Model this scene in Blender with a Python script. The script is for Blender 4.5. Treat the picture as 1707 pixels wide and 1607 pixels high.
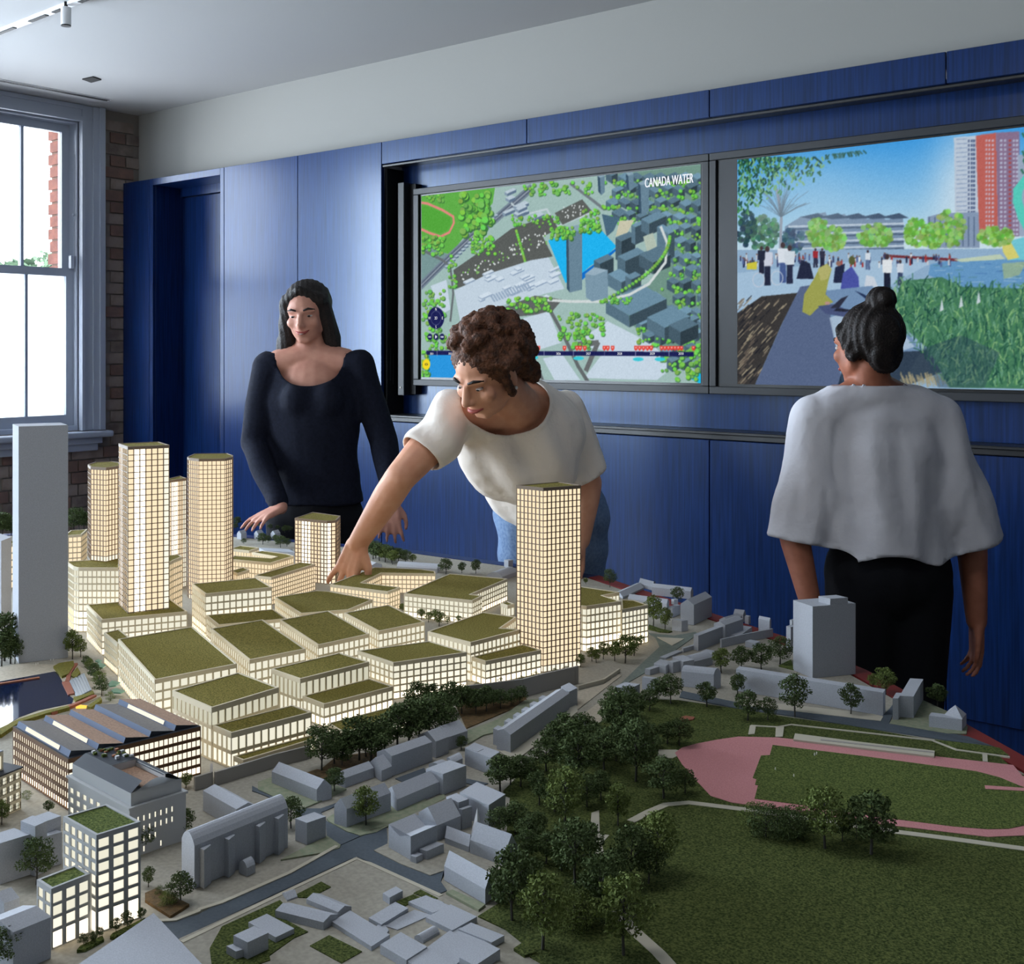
import bpy, bmesh, math, random
import numpy as np
from mathutils import Vector, Matrix

for _o in list(bpy.data.objects):
    bpy.data.objects.remove(_o)
SC = bpy.context.scene
COL = SC.collection
R = math.radians
random.seed(7)

# ------------------------------------------------------------------ camera, sky, lights, exposure
CAM_H, FPX, HORIZON, CX = 1.45, 1923.0, 580.0, 853.5
YAW = math.atan2(.632, .775)
RGT = Vector((math.cos(YAW), math.sin(YAW), 0))
FWD = Vector((-math.sin(YAW), math.cos(YAW), 0))
cam = bpy.data.cameras.new('camera')
cam.sensor_fit = 'HORIZONTAL'
cam.sensor_width = 36
cam.lens = FPX / 1707 * 36
cam.shift_y = -(803.5 - HORIZON) / 1707
cam.clip_start = .05
cam_o = bpy.data.objects.new('camera', cam)
cam_o.location = (0, 0, CAM_H)
cam_o.rotation_euler = (R(90), 0, YAW)
COL.objects.link(cam_o)
SC.camera = cam_o

world = bpy.data.worlds.new('sky')
SC.world = world
world.use_nodes = True
_bg = world.node_tree.nodes['Background']
_bg.inputs[0].default_value = (.93, .97, 1.0, 1)
_bg.inputs[1].default_value = 13.0

def area(name, loc, rot, sx, sy, power, col):
    l = bpy.data.lights.new(name, 'AREA')
    l.shape = 'RECTANGLE'
    l.size, l.size_y, l.energy, l.color = sx, sy, power, col
    o = bpy.data.objects.new(name, l)
    o.location, o.rotation_euler = loc, rot
    COL.objects.link(o)
    return o

# daylight entering through the tall windows of the left wall (three of them stand outside the frame)
area('daylight_left_near', (-6.70, 1.525, 1.9), (0, R(-90), 0), 1.9, 1.1, 195, (.74, .87, 1.0))
area('daylight_left_mid', (-6.70, -.625, 1.9), (0, R(-90), 0), 1.9, 1.1, 195, (.74, .87, 1.0))
area('daylight_left_far', (-6.70, -2.425, 1.9), (0, R(-90), 0), 1.9, 1.1, 195, (.74, .87, 1.0))
area('added_overhead_fill', (RGT * -.75 + FWD * 1.75 + Vector((0, 0, 2.94))), (0, 0, YAW), 1.5, .22, 17, (.93, .96, 1.0))  # added soft fill under the ceiling, without a fitting, to brighten the model's tops
_p = area('window_portal', (-7.03, 3.335, 1.9), (0, R(-90), 0), 1.95, 1.15, 1, (1, 1, 1))
_p.data.cycles.is_portal = True

SC.view_settings.view_transform = 'Standard'
SC.view_settings.look = 'None'
SC.view_settings.exposure = 0.0
SC.view_settings.gamma = 1.0
SC.view_settings.use_curve_mapping = False
SC.cycles.max_bounces = 7
SC.cycles.diffuse_bounces = 4
SC.cycles.glossy_bounces = 3
SC.cycles.transmission_bounces = 4
SC.cycles.transparent_max_bounces = 6
SC.cycles.caustics_reflective = False
SC.cycles.caustics_refractive = False
SC.cycles.sample_clamp_indirect = 4.0
SC.cycles.use_light_tree = True

# ------------------------------------------------------------------ photograph measurements -> room coordinates
TABLE = .80                                    # height of the model's ground plane

def ray(u, v, z):
    """Point at depth z (metres along the camera's level axis) seen at u, v."""
    return Vector((0, 0, CAM_H)) + RGT * ((u - CX) / FPX * z) + FWD * z + Vector((0, 0, (HORIZON - v) / FPX * z))

def on_h(u, v, height):
    """Point of the horizontal plane at `height` seen at u, v."""
    return ray(u, v, (CAM_H - height) * FPX / (v - HORIZON))

def G(u, v, h=0.0):
    """Point on the model ground (h above it)."""
    return on_h(u, v, TABLE + h)

def on_y(u, y):
    """x, depth of the point of the vertical plane Y = y seen in image column u."""
    a = (u - CX) / FPX
    d = RGT * a + FWD
    t = y / d.y
    return d.x * t, t

def on_x(u, x):
    a = (u - CX) / FPX
    d = RGT * a + FWD
    t = x / d.x
    return d.y * t, t

def hgt(v, z):
    return CAM_H + (HORIZON - v) / FPX * z

def project(p):
    d = Vector(p) - Vector((0, 0, CAM_H))
    z = d.dot(FWD)
    return CX + FPX * d.dot(RGT) / z, HORIZON - FPX * d.z / z

CROP = dict(A=(0, 800, 4.0175), B=(300, 800, 4.0175), C=(600, 800, 3.414), D=(0, 1150, 3.5175), E=(300, 1150, 3.516),
            F=(700, 1150, 3.516), G=(1000, 900, 2.4144), H=(1050, 1150, 2.598), I=(620, 1220, 6.181), J=(430, 1190, 6.096),
            K=(370, 1440, 3.414), L=(1030, 950, 5.506), M=(0, 1330, 5.80), N=(380, 860, 5.69), O=(0, 1100, 7.759),
            Q=(740, 1120, 5.334), P=(0, 0, 1.0))

def c(k, *pts):
    ox, oy, s = CROP[k]
    r = [(ox + x / s, oy + y / s) for x, y in pts]
    return r if len(r) > 1 else r[0]

# ------------------------------------------------------------------ materials
def lin(col):
    def f(x):
        x /= 255.0
        return x / 12.92 if x <= .04045 else ((x + .055) / 1.055) ** 2.4
    return tuple(f(x) for x in col) + (1,)

MATS = {}

def mat(name, col, rough=.7, spec=.3, noise=None, col2=None, bump=None, metallic=0, emit=None, stretch=None, detail=4, sheen=0):
    """Principled material; noise = scale of a two-colour noise, bump = (scale, strength, distance)."""
    m = bpy.data.materials.new(name)
    m.use_nodes = True
    nt = m.node_tree
    b = nt.nodes['Principled BSDF']
    b.inputs['Base Color'].default_value = lin(col)
    b.inputs['Roughness'].default_value = rough
    b.inputs['Specular IOR Level'].default_value = spec
    b.inputs['Metallic'].default_value = metallic
    if sheen:
        b.inputs['Sheen Weight'].default_value = sheen
    tc = None
    if noise or bump:
        tc = nt.nodes.new('ShaderNodeTexCoord')
        src = tc.outputs['Object']
        if stretch:
            mp = nt.nodes.new('ShaderNodeMapping')
            mp.inputs['Scale'].default_value = stretch
            nt.links.new(src, mp.inputs[0])
            src = mp.outputs[0]
    if noise:
        n = nt.nodes.new('ShaderNodeTexNoise')
        n.inputs['Scale'].default_value = noise
        n.inputs['Detail'].default_value = detail
        nt.links.new(src, n.inputs['Vector'])
        rp = nt.nodes.new('ShaderNodeValToRGB')
        rp.color_ramp.elements[0].position, rp.color_ramp.elements[1].position = .34, .66
        rp.color_ramp.elements[0].color = lin(col)
        rp.color_ramp.elements[1].color = lin(col2 or col)
        nt.links.new(n.outputs['Fac'], rp.inputs[0])
        nt.links.new(rp.outputs[0], b.inputs['Base Color'])
    if bump:
        n2 = nt.nodes.new('ShaderNodeTexNoise')
        n2.inputs['Scale'].default_value = bump[0]
        n2.inputs['Detail'].default_value = 3
        nt.links.new(src, n2.inputs['Vector'])
        bp = nt.nodes.new('ShaderNodeBump')
        bp.inputs['Strength'].default_value = bump[1]
        bp.inputs['Distance'].default_value = bump[2]
        nt.links.new(n2.outputs['Fac'], bp.inputs['Height'])
        nt.links.new(bp.outputs[0], b.inputs['Normal'])
    if emit:
        b.inputs['Emission Color'].default_value = lin(emit[0])
        b.inputs['Emission Strength'].default_value = emit[1]
    MATS[name] = m
    return m

def emis(name, col, strength):
    m = bpy.data.materials.new(name)
    m.use_nodes = True
    nt = m.node_tree
    nt.nodes.clear()
    o = nt.nodes.new('ShaderNodeOutputMaterial')
    e = nt.nodes.new('ShaderNodeEmission')
    e.inputs[0].default_value = lin(col)
    e.inputs[1].default_value = strength
    nt.links.new(e.outputs[0], o.inputs[0])
    MATS[name] = m
    return m

def glass(name, tint=(250, 252, 255)):
    m = bpy.data.materials.new(name)
    m.use_nodes = True
    nt = m.node_tree
    nt.nodes.clear()
    o = nt.nodes.new('ShaderNodeOutputMaterial')
    t = nt.nodes.new('ShaderNodeBsdfTransparent')
    t.inputs[0].default_value = lin(tint)
    g = nt.nodes.new('ShaderNodeBsdfGlossy')
    g.inputs['Roughness'].default_value = .03
    f = nt.nodes.new('ShaderNodeFresnel')
    f.inputs[0].default_value = 1.4
    mx = nt.nodes.new('ShaderNodeMixShader')
    nt.links.new(f.outputs[0], mx.inputs[0])
    nt.links.new(t.outputs[0], mx.inputs[1])
    nt.links.new(g.outputs[0], mx.inputs[2])
    nt.links.new(mx.outputs[0], o.inputs[0])
    MATS[name] = m
    return m

def frosted(name, col=(244, 247, 250)):
    m = bpy.data.materials.new(name)
    m.use_nodes = True
    nt = m.node_tree
    nt.nodes.clear()
    o = nt.nodes.new('ShaderNodeOutputMaterial')
    t = nt.nodes.new('ShaderNodeBsdfTranslucent')
    t.inputs[0].default_value = lin(col)
    d = nt.nodes.new('ShaderNodeBsdfDiffuse')
    d.inputs[0].default_value = lin(col)
    mx = nt.nodes.new('ShaderNodeMixShader')
    mx.inputs[0].default_value = .15
    nt.links.new(t.outputs[0], mx.inputs[1])
    nt.links.new(d.outputs[0], mx.inputs[2])
    nt.links.new(mx.outputs[0], o.inputs[0])
    MATS[name] = m
    return m

mat('ceiling_paint', (170, 170, 171), .9, .2, bump=(220, .05, .001))
mat('plaster', (152, 151, 147), .9, .2, bump=(160, .05, .001))
mat('floor_wood', (126, 116, 106), .5, noise=2, col2=(112, 102, 92), stretch=(1, 9, 1))
mat('blue_veneer', (11, 28, 64), .31, .34, noise=3.2, col2=(18, 44, 92), stretch=(34, 34, 1.1), detail=6, bump=(40, .05, .0006))
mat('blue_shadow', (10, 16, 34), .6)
mat('black_rail', (30, 30, 32), .35, .5)
mat('bezel', (32, 34, 38), .45, .4)
mat('bezel_black', (8, 9, 10), .3, .5)
mat('white_paint', (164, 172, 186), .45, .4)
mat('sash_dark', (150, 160, 178), .5)
mat('brick', (128, 113, 105), .9, noise=14, col2=(146, 134, 127), bump=(60, .5, .004))
mat('brick_grey', (138, 127, 120), .9, noise=16, col2=(112, 100, 95), bump=(60, .5, .004))
mat('brick_red', (132, 104, 94), .9, noise=16, col2=(114, 94, 87), bump=(60, .5, .004))
mat('mortar', (132, 125, 119), .95, bump=(90, .4, .003))
mat('outer_brick', (96, 56, 44), .9, noise=20, col2=(78, 44, 36), bump=(60, .4, .004))
mat('outer_mortar', (104, 84, 74), .95)
glass('clear_glass')
frosted('frosted_film')
mat('far_leaves', (50, 68, 52), .8, noise=3, col2=(70, 90, 68))
mat('far_bark', (110, 100, 90), .8)
mat('matt_black', (16, 16, 17), .6)
mat('spot_white', (225, 226, 228), .4)
_v = MATS['blue_veneer'].node_tree.nodes['Principled BSDF']
_v.inputs['Coat Weight'].default_value = .32
_v.inputs['Coat Tint'].default_value = (.58, .76, 1, 1)
_v.inputs['Specular Tint'].default_value = (.58, .76, 1, 1)
_v.inputs['Coat Roughness'].default_value = .2
# model
mat('paving', (164, 159, 147), .9, noise=170, col2=(148, 144, 133), bump=(900, .2, .0006))
mat('plaza', (190, 180, 162), .9, noise=170, col2=(172, 164, 148))
mat('asphalt', (76, 85, 94), .8, noise=240, col2=(84, 93, 102))
mat('asphalt_pale', (104, 116, 112), .85, noise=160, col2=(122, 130, 122))
mat('verge', (126, 136, 112), .9, noise=130, col2=(146, 148, 126))
mat('kerb', (188, 182, 166), .9)
mat('lawn', (48, 60, 32), 1.0, .05, noise=330, col2=(98, 106, 60), bump=(420, .9, .002), detail=3)
mat('lawn_bright', (56, 72, 36), 1.0, .05, noise=330, col2=(108, 118, 66), bump=(420, .9, .002), detail=3)
mat('turf', (88, 85, 40), 1.0, .05, noise=360, col2=(142, 130, 72), bump=(460, .9, .0015), detail=3)
mat('earth', (112, 88, 58), .95, noise=140, col2=(84, 70, 46), bump=(400, .6, .002))
mat('track_pink', (202, 140, 142), .9, noise=500, col2=(186, 124, 128))
mat('rim_red', (122, 36, 34), .6)
mat('rim_dark', (20, 26, 36), .6)
mat('plinth', (22, 40, 92), .5)
mat('model_grey', (178, 182, 191), .85, .2, noise=600, col2=(165, 169, 178))
mat('model_white', (206, 206, 208), .8, .2)
mat('facade_cream', (214, 203, 178), .7, .3)
mat('facade_tower', (132, 116, 100), .6, .3)
mat('facade_grey', (168, 170, 172), .7, .3)
mat('retaining', (160, 156, 152), .85)
mat('water', (16, 26, 58), .07, .6)
mat('timber', (160, 104, 76), .8)
mat('timber_red', (150, 92, 74), .8)
mat('tin', (176, 184, 194), .35, .5, metallic=.5)
mat('green_glass', (70, 128, 106), .3, .5)
mat('brown_band', (104, 76, 54), .7)
mat('brown_roof', (168, 136, 114), .85, noise=300, col2=(136, 110, 92))
mat('grey_roof', (118, 114, 112), .85, noise=300, col2=(104, 100, 98))
mat('blue_steel', (70, 86, 116), .7)
mat('dark_steel', (40, 46, 56), .6)
mat('slate', (34, 40, 50), .7)
mat('leaf', (50, 66, 42), .8, .15, noise=120, col2=(98, 114, 68))
mat('leaf_light', (70, 88, 44), .8, .15, noise=120, col2=(128, 140, 78))
mat('bark', (70, 68, 64), .85)
mat('straw', (132, 120, 52), 1.0, noise=300, col2=(96, 100, 40), bump=(600, .8, .002))
mat('figure', (232, 228, 220), .7)
emis('pane_hot', (255, 240, 212), 3.2)
emis('pane_white', (255, 246, 222), 1.15)
emis('pane_soft', (244, 240, 218), .97)
emis('pane_dim', (230, 227, 202), .80)
emis('pane_peach', (255, 230, 192), 1.08)
emis('pane_peach_dim', (246, 214, 168), .78)
emis('lamp_amber', (255, 190, 80), 1.6)
# people
mat('skin_a', (204, 150, 130), .55, .35, noise=30, col2=(194, 138, 120))
mat('skin_b', (214, 160, 132), .55, .35, noise=30, col2=(204, 146, 118))
mat('skin_c', (166, 104, 80), .55, .35, noise=30, col2=(152, 94, 72))
mat('hair_dark', (22, 17, 17), .6, .35, noise=60, col2=(36, 28, 26), bump=(180, .8, .004))
mat('hair_brown', (60, 38, 28), .65, .3, noise=70, col2=(104, 66, 46), bump=(150, 1.0, .006))
mat('navy_knit', (16, 20, 34), .9, .2, noise=90, col2=(24, 28, 44), bump=(220, .3, .002))
mat('dark_cloth', (18, 19, 24), .9, .2, bump=(200, .3, .002))
mat('white_cotton', (238, 230, 222), .85, .2, bump=(26, .35, .012))
mat('white_linen', (214, 214, 222), .85, .2, bump=(18, .4, .016))
mat('denim', (98, 122, 158), .85, .2, noise=120, col2=(122, 146, 178), bump=(260, .3, .002))
mat('lip_rose', (164, 84, 78), .5)
mat('eye_white', (190, 178, 172), .35)
mat('eye_dark', (30, 22, 18), .3)

# ------------------------------------------------------------------ object helpers
def link(o, parent=None):
    COL.objects.link(o)
    if parent is not None:
        o.parent = parent
    return o

def thing(name, label, cat, loc=(0, 0, 0), group=None, rz=0):
    o = bpy.data.objects.new(name, None)
    o.empty_display_size = .02
    o.location = loc
    o.rotation_euler = (0, 0, rz)
    o['label'], o['category'] = label, cat
    if group:
        o['group'] = group
    return link(o)

def tag(o, label=None, cat=None, group=None, kind=None):
    if label: o['label'] = label
    if cat: o['category'] = cat
    if group: o['group'] = group
    if kind: o['kind'] = kind
    return o

def origin_of(o):
    p = Vector((0, 0, 0))
    while o is not None:
        p = p + Vector(o.location)
        o = o.parent
    return p

class MB:
    def __init__(s):
        s.v, s.f, s.m, s.smooth = [], [], [], False

    def add(s, vs, fs, mi=0):
        b = len(s.v)
        s.v += [Vector(v) for v in vs]
        s.f += [tuple(b + i for i in f) for f in fs]
        s.m += [mi] * len(fs)

    def quad(s, a, b, c_, d, mi=0):
        s.add([a, b, c_, d], [(0, 1, 2, 3)], mi)

    def poly(s, pts, mi=0):
        s.add(pts, [tuple(range(len(pts)))], mi)

    def box(s, lo, hi, mi=0):
        x0, y0, z0 = lo
        x1, y1, z1 = hi
        s.add([(x0, y0, z0), (x1, y0, z0), (x1, y1, z0), (x0, y1, z0), (x0, y0, z1), (x1, y0, z1), (x1, y1, z1), (x0, y1, z1)],
              [(3, 2, 1, 0), (4, 5, 6, 7), (0, 1, 5, 4), (1, 2, 6, 5), (2, 3, 7, 6), (3, 0, 4, 7)], mi)

    def prism(s, pts, z0, z1, mi=0, top=None):
        """pts: list of (x, y) counter-clockwise."""
        n = len(pts)
        s.add([(p[0], p[1], z0) for p in pts] + [(p[0], p[1], z1) for p in pts],
              [tuple(range(n))[::-1]] + [(i, (i + 1) % n, n + (i + 1) % n, n + i) for i in range(n)], mi)
        s.add([(p[0], p[1], z1) for p in pts], [tuple(range(n))], mi if top is None else top)

    def tube(s, path, radii, n=8, mi=0, cap=True):
        path = [Vector(p) for p in path]
        if not hasattr(radii, '__len__'):
            radii = [radii] * len(path)
        rings = []
        ref = None
        for i, p in enumerate(path):
            d = (path[min(i + 1, len(path) - 1)] - path[max(i - 1, 0)]).normalized()
            if ref is None:
                ref = Vector((0, 0, 1)) if abs(d.z) < .9 else Vector((1, 0, 0))
            x = ref.cross(d).normalized()
            y = d.cross(x)
            ref = y.cross(d) * -1 if False else ref
            rings.append([p + (x * math.cos(2 * math.pi * k / n) + y * math.sin(2 * math.pi * k / n)) * radii[i] for k in range(n)])
        vs = [v for r in rings for v in r]
        fs = []
        for i in range(len(path) - 1):
            for k in range(n):
                fs.append((i * n + k, i * n + (k + 1) % n, (i + 1) * n + (k + 1) % n, (i + 1) * n + k))
        if cap:
            fs.append(tuple(range(n))[::-1])
            fs.append(tuple((len(path) - 1) * n + k for k in range(n)))
        s.add(vs, fs, mi)

    def ball(s, ctr, rad, nu=10, nv=7, mi=0, rot=None):
        rx, ry, rz = rad if hasattr(rad, '__len__') else (rad, rad, rad)
        M = rot or Matrix.Identity(3)
        ctr = Vector(ctr)
        vs = [ctr + M @ Vector((0, 0, rz))]
        for j in range(1, nv):
            t = math.pi * j / nv
            for i in range(nu):
                p = 2 * math.pi * i / nu
                vs.append(ctr + M @ Vector((rx * math.sin(t) * math.cos(p), ry * math.sin(t) * math.sin(p), rz * math.cos(t))))
        vs.append(ctr + M @ Vector((0, 0, -rz)))
        fs = [(0, 1 + i, 1 + (i + 1) % nu) for i in range(nu)]
        for j in range(nv - 2):
            for i in range(nu):
                fs.append((1 + j * nu + i, 1 + (j + 1) * nu + i, 1 + (j + 1) * nu + (i + 1) % nu, 1 + j * nu + (i + 1) % nu))
        e = len(vs) - 1
        fs += [(e, 1 + (nv - 2) * nu + (i + 1) % nu, 1 + (nv - 2) * nu + i) for i in range(nu)]
        s.add(vs, fs, mi)

    def mesh(s, name, mats, off=None):
        off = off or Vector((0, 0, 0))
        me = bpy.data.meshes.new(name)
        me.from_pydata([tuple(v - off) for v in s.v], [], s.f)
        for m in (mats if isinstance(mats, (list, tuple)) else [mats]):
            me.materials.append(MATS[m])
        if len(me.materials) > 1:
            me.polygons.foreach_set('material_index', s.m)
        if s.smooth:
            me.polygons.foreach_set('use_smooth', [True] * len(s.f))
        me.update()
        return me

    def build(s, name, mats, parent=None):
        off = origin_of(parent) if parent is not None else Vector((0, 0, 0))
        return link(bpy.data.objects.new(name, s.mesh(name, mats, off)), parent)

def bevel(o, w=.004, seg=2):
    m = o.modifiers.new('bevel', 'BEVEL')
    m.width, m.segments, m.limit_method = w, seg, 'ANGLE'
    return o

def struct(o):
    o['kind'] = 'structure'
    return o

def boxobj(name, lo, hi, m, parent=None):
    b = MB()
    b.box(lo, hi)
    return b.build(name, m, parent)

def area2(p):
    return sum(p[i][0] * p[(i + 1) % len(p)][1] - p[(i + 1) % len(p)][0] * p[i][1] for i in range(len(p)))

def ccw(p):
    p = [Vector((q[0], q[1])) for q in p]
    return p if area2(p) > 0 else p[::-1]

def inset(p, d):
    """Inset of a counter-clockwise polygon by d."""
    n = len(p)
    out = []
    for i in range(n):
        a, b, c_ = Vector(p[i - 1]), Vector(p[i]), Vector(p[(i + 1) % n])
        e1, e2 = (b - a).normalized(), (c_ - b).normalized()
        n1, n2 = Vector((-e1.y, e1.x)), Vector((-e2.y, e2.x))
        m = n1 + n2
        k = max(m.dot(n1), .35)
        out.append(b + m * (d / k))
    return out

def copy_tree(o, parent=None):
    """A copy of a thing with copies of its parts and sub-parts."""
    n = o.copy()
    COL.objects.link(n)
    n.parent = parent
    for ch in list(o.children):
        copy_tree(ch, n)
    return n

# ------------------------------------------------------------------ the room
YP, YR, YS, YW = 4.21, 4.36, 4.294, 4.33        # fronts of the blue panels, recess back, display fronts, plaster wall
XL, CEIL = -6.70, 2.98
XR, YF = 3.2, -3.5

struct(boxobj('floor', (XL - .3, YF - .3, -.1), (XR + .3, YW + .6, 0), 'floor_wood'))
struct(boxobj('ceiling', (XL - .02, YF - .3, CEIL), (XR + .3, YW + .6, CEIL + .1), 'ceiling_paint'))
struct(boxobj('wall_right', (XR, YF, 0), (XR + .2, YW, CEIL), 'plaster'))
struct(boxobj('wall_front', (XL, YF - .2, 0), (XR, YF, CEIL), 'plaster'))
# back wall: the plaster band above the panelling, and the solid wall behind the cupboards
wb = struct(boxobj('wall_back', (XL, YW, 2.512), (XR, YW + .2, CEIL), 'plaster'))
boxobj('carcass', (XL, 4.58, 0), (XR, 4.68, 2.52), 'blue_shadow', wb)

# left wall: brick, with three tall sash windows; openings in Y
W_Y = [(2.76, 3.91), (.95, 2.1), (-1.2, -.05), (-3.0, -1.85)]
W_Z = (.93, 2.875)
WT = .16                                         # wall depth behind the brick face
wl = MB()
ys = [YF] + sorted([y for w in W_Y for y in w]) + [YW + .3]
for i in range(0, len(ys), 2):
    wl.box((XL - .31, ys[i], 0), (XL - .012, ys[i + 1], CEIL))
for y0, y1 in W_Y:
    wl.box((XL - .31, y0, 0), (XL - .012, y1, W_Z[0]))
    wl.box((XL - .31, y0, W_Z[1]), (XL - .012, y1, CEIL))
wlo = struct(wl.build('wall_left', 'mortar'))
def brick_mesh(name, w, m, seed):
    rr = random.Random(seed)
    b = MB()
    b.box((0, 0, 0), (.014, w, .066))
    for k in (1, 2, 5, 6):
        b.v[k].x += rr.uniform(-.002, .003)
    return b.mesh(name, m)
bricks = [(w, [brick_mesh('brick', w, m, i) for i, m in enumerate(('brick', 'brick_grey', 'brick_red', 'brick'))]) for w in (.212, .102)]
n_b = 0
for row in range(4, 40):
    z = row * .075
    if z + .066 > CEIL:
        break
    w, ms = bricks[row % 2]
    y = YW + .02 - (.0 if row % 2 else .05)
    while y > 3.42:
        ww, mm = bricks[0] if row % 2 == 0 else bricks[1]
        y -= ww + .01
        if z > W_Z[0] - .13 and y < 4.06:
            break
        o = bpy.data.objects.new('brick', random.choice(mm))
        o.location = (XL - .013 + random.uniform(-.001, .001), y, z)
        link(o, wlo)
        n_b += 1

# the sash window that shows, and its two neighbours outside the frame
def sash_window(idx, y0, y1):
    z0, z1 = W_Z
    x = XL
    fr = MB()                                    # boxed frame in the reveal
    fr.box((x - .16, y0, z0), (x - .02, y0 + .012, z1)); fr.box((x - .16, y1 - .012, z0), (x - .02, y1, z1))
    fr.box((x - .16, y0 + .012, z1 - .012), (x - .02, y1 - .012, z1)); fr.box((x - .16, y0 + .012, z0), (x - .02, y1 - .012, z0 + .03))
    w = struct(fr.build(f'window_{idx}', 'white_paint'))
    a = MB()                                     # moulded architrave: three stepped fillets
    tp = CEIL - .004
    for d, wi, wo in ((.030, 0, .022), (.022, .022, .075), (.034, .075, .115), (.048, .115, .15)):
        a.box((x - .02, y1 + wi, z0), (x + d, y1 + wo, tp)); a.box((x - .02, y0 - wo, z0), (x + d, y0 - wi, tp))
    for d, wi, wo in ((.030, 0, .03), (.022, .03, .075), (.034, .075, .101)):
        a.box((x - .02, y0, z1 + wi), (x + d, y1, z1 + wo))
    a.build('architrave', 'white_paint', w)
    s = MB()
    s.box((x - .02, y0 - .19, z0 - .045), (x + .085, y1 + .19, z0 - .005))
    bevel(s.build('sill', 'white_paint', w), .012, 3)
    ap = MB()
    ap.box((x - .02, y0 - .19, z0 - .13), (x + .03, y1 + .11, z0 - .045)); ap.box((x - .02, y0 - .19, z0 - .085), (x + .05, y1 + .13, z0 - .045))
    bevel(ap.build('apron', 'white_paint', w), .006)
    mid = 1.93
    for nm, xa, za, zb, gl in (('upper_sash', x - .105, mid - .02, z1 - .012, 'clear_glass'), ('lower_sash', x - .055, z0 + .03, mid + .02, 'frosted_film')):
        ya, yb = y0 + .012, y1 - .012
        m = MB()
        m.box((xa - .045, ya, za), (xa, ya + .05, zb)); m.box((xa - .045, yb - .05, za), (xa, yb, zb))
        m.box((xa - .045, ya + .05, za), (xa, yb - .05, za + (.04 if gl != 'frosted_film' else .07))); m.box((xa - .045, ya + .05, zb - .05), (xa, yb - .05, zb))
        so = m.build(nm, 'white_paint', w)
        n = 4
        pw = (yb - ya - .1) / n
        for k in range(n):
            if k:
                yy = ya + .05 + pw * k
                boxobj('glazing_bar', (xa - .04, yy - .009, za + .04), (xa - .005, yy + .009, zb - .04), 'sash_dark', so)
            p = MB()
            p.box((xa - .025, ya + .05 + pw * k, za + .04), (xa - .021, ya + .05 + pw * (k + 1), zb - .04))
            p.build('pane', gl, so)
    ct = MB()                                    # sash cord with catch on the reveal
    ct.tube([(x - .04, y1 - .018, mid + .05), (x - .04, y1 - .018, z1 - .2)], .003, 6)
    ct.box((x - .054, y1 - .045, mid + .021), (x - .026, y1 - .022, mid + .10)); ct.ball((x - .04, y1 - .02, mid + .36), .010, 8, 6)
    ct.build('sash_fastener', 'white_paint', w)
    return w
for i, (a_, b_) in enumerate(W_Y):
    sash_window(i + 1, a_, b_)

# outside the window: brick reveal of the facade and hazy trees
ow = struct(boxobj('wall_exterior', (XL - .32, 3.90, .93), (XL - .16, 3.93, 2.95), 'outer_mortar'))
for row in range(24):
    z = .95 + row * .08
    b = MB()
    b.box((XL - (.345 if row % 2 else .325), 3.888, z), (XL - .155, 3.925, z + .066))
    b.build('brick', 'outer_brick', ow)

def leaf_cloud(ctr, rad, n, size, rng, mi=0):
    """n small leaf flakes spread through clumps around ctr."""
    b = MB()
    for _ in range(n):
        while True:
            p = Vector((rng.uniform(-1, 1), rng.uniform(-1, 1), rng.uniform(-1, 1)))
            if .35 < p.length < 1:
                break
        p = Vector((p.x * rad[0], p.y * rad[1], p.z * rad[2])) + Vector(ctr)
        q = Vector((rng.gauss(0, 1), rng.gauss(0, 1), rng.gauss(0, 1))).normalized()
        r = q.cross(Vector((rng.gauss(0, 1), rng.gauss(0, 1), rng.gauss(0, 1)))).normalized()
        s = size * rng.uniform(.6, 1.3)
        b.add([p - q * s, p + r * s * .6, p + q * s, p - r * s * .6], [(0, 1, 2, 3)], mi)
    return b

rng = random.Random(3)
for i, (u, w_, top, lab) in enumerate(((12, 3.2, 410, 'hazy green tree seen through the window at its left edge'), (36, 2.4, 425, 'hazy green tree just right of the first glazing bar outside'),
                                       (58, 2.2, 424, 'smaller hazy tree in the middle of the right upper pane'), (90, 2.6, 418, 'hazy tree beside the red brick reveal outside'))):
    far = 24 + 9 * i
    w_ *= far / 30
    p = ray(u, 560, far)
    ht = (580 - top) / FPX * far
    base = Vector((p.x, p.y, -2.5))
    t = thing('garden_tree', lab, 'tree', base)
    m = MB()
    m.tube([base, (p.x, p.y, 1.0 + ht * .4)], [.2, .08], 7)
    m.build('trunk', 'far_bark', t)
    cl = MB()
    for k in range(9):
        q = leaf_cloud((p.x + rng.gauss(0, w_ * .12), p.y + rng.gauss(0, w_ * .12), CAM_H + ht * rng.uniform(-.3, .80)), (w_ * .16, w_ * .16, ht * .2), 120, .16, rng)
        cl.add(q.v, q.f)
    cl.build('crown', 'far_leaves', t)

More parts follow.
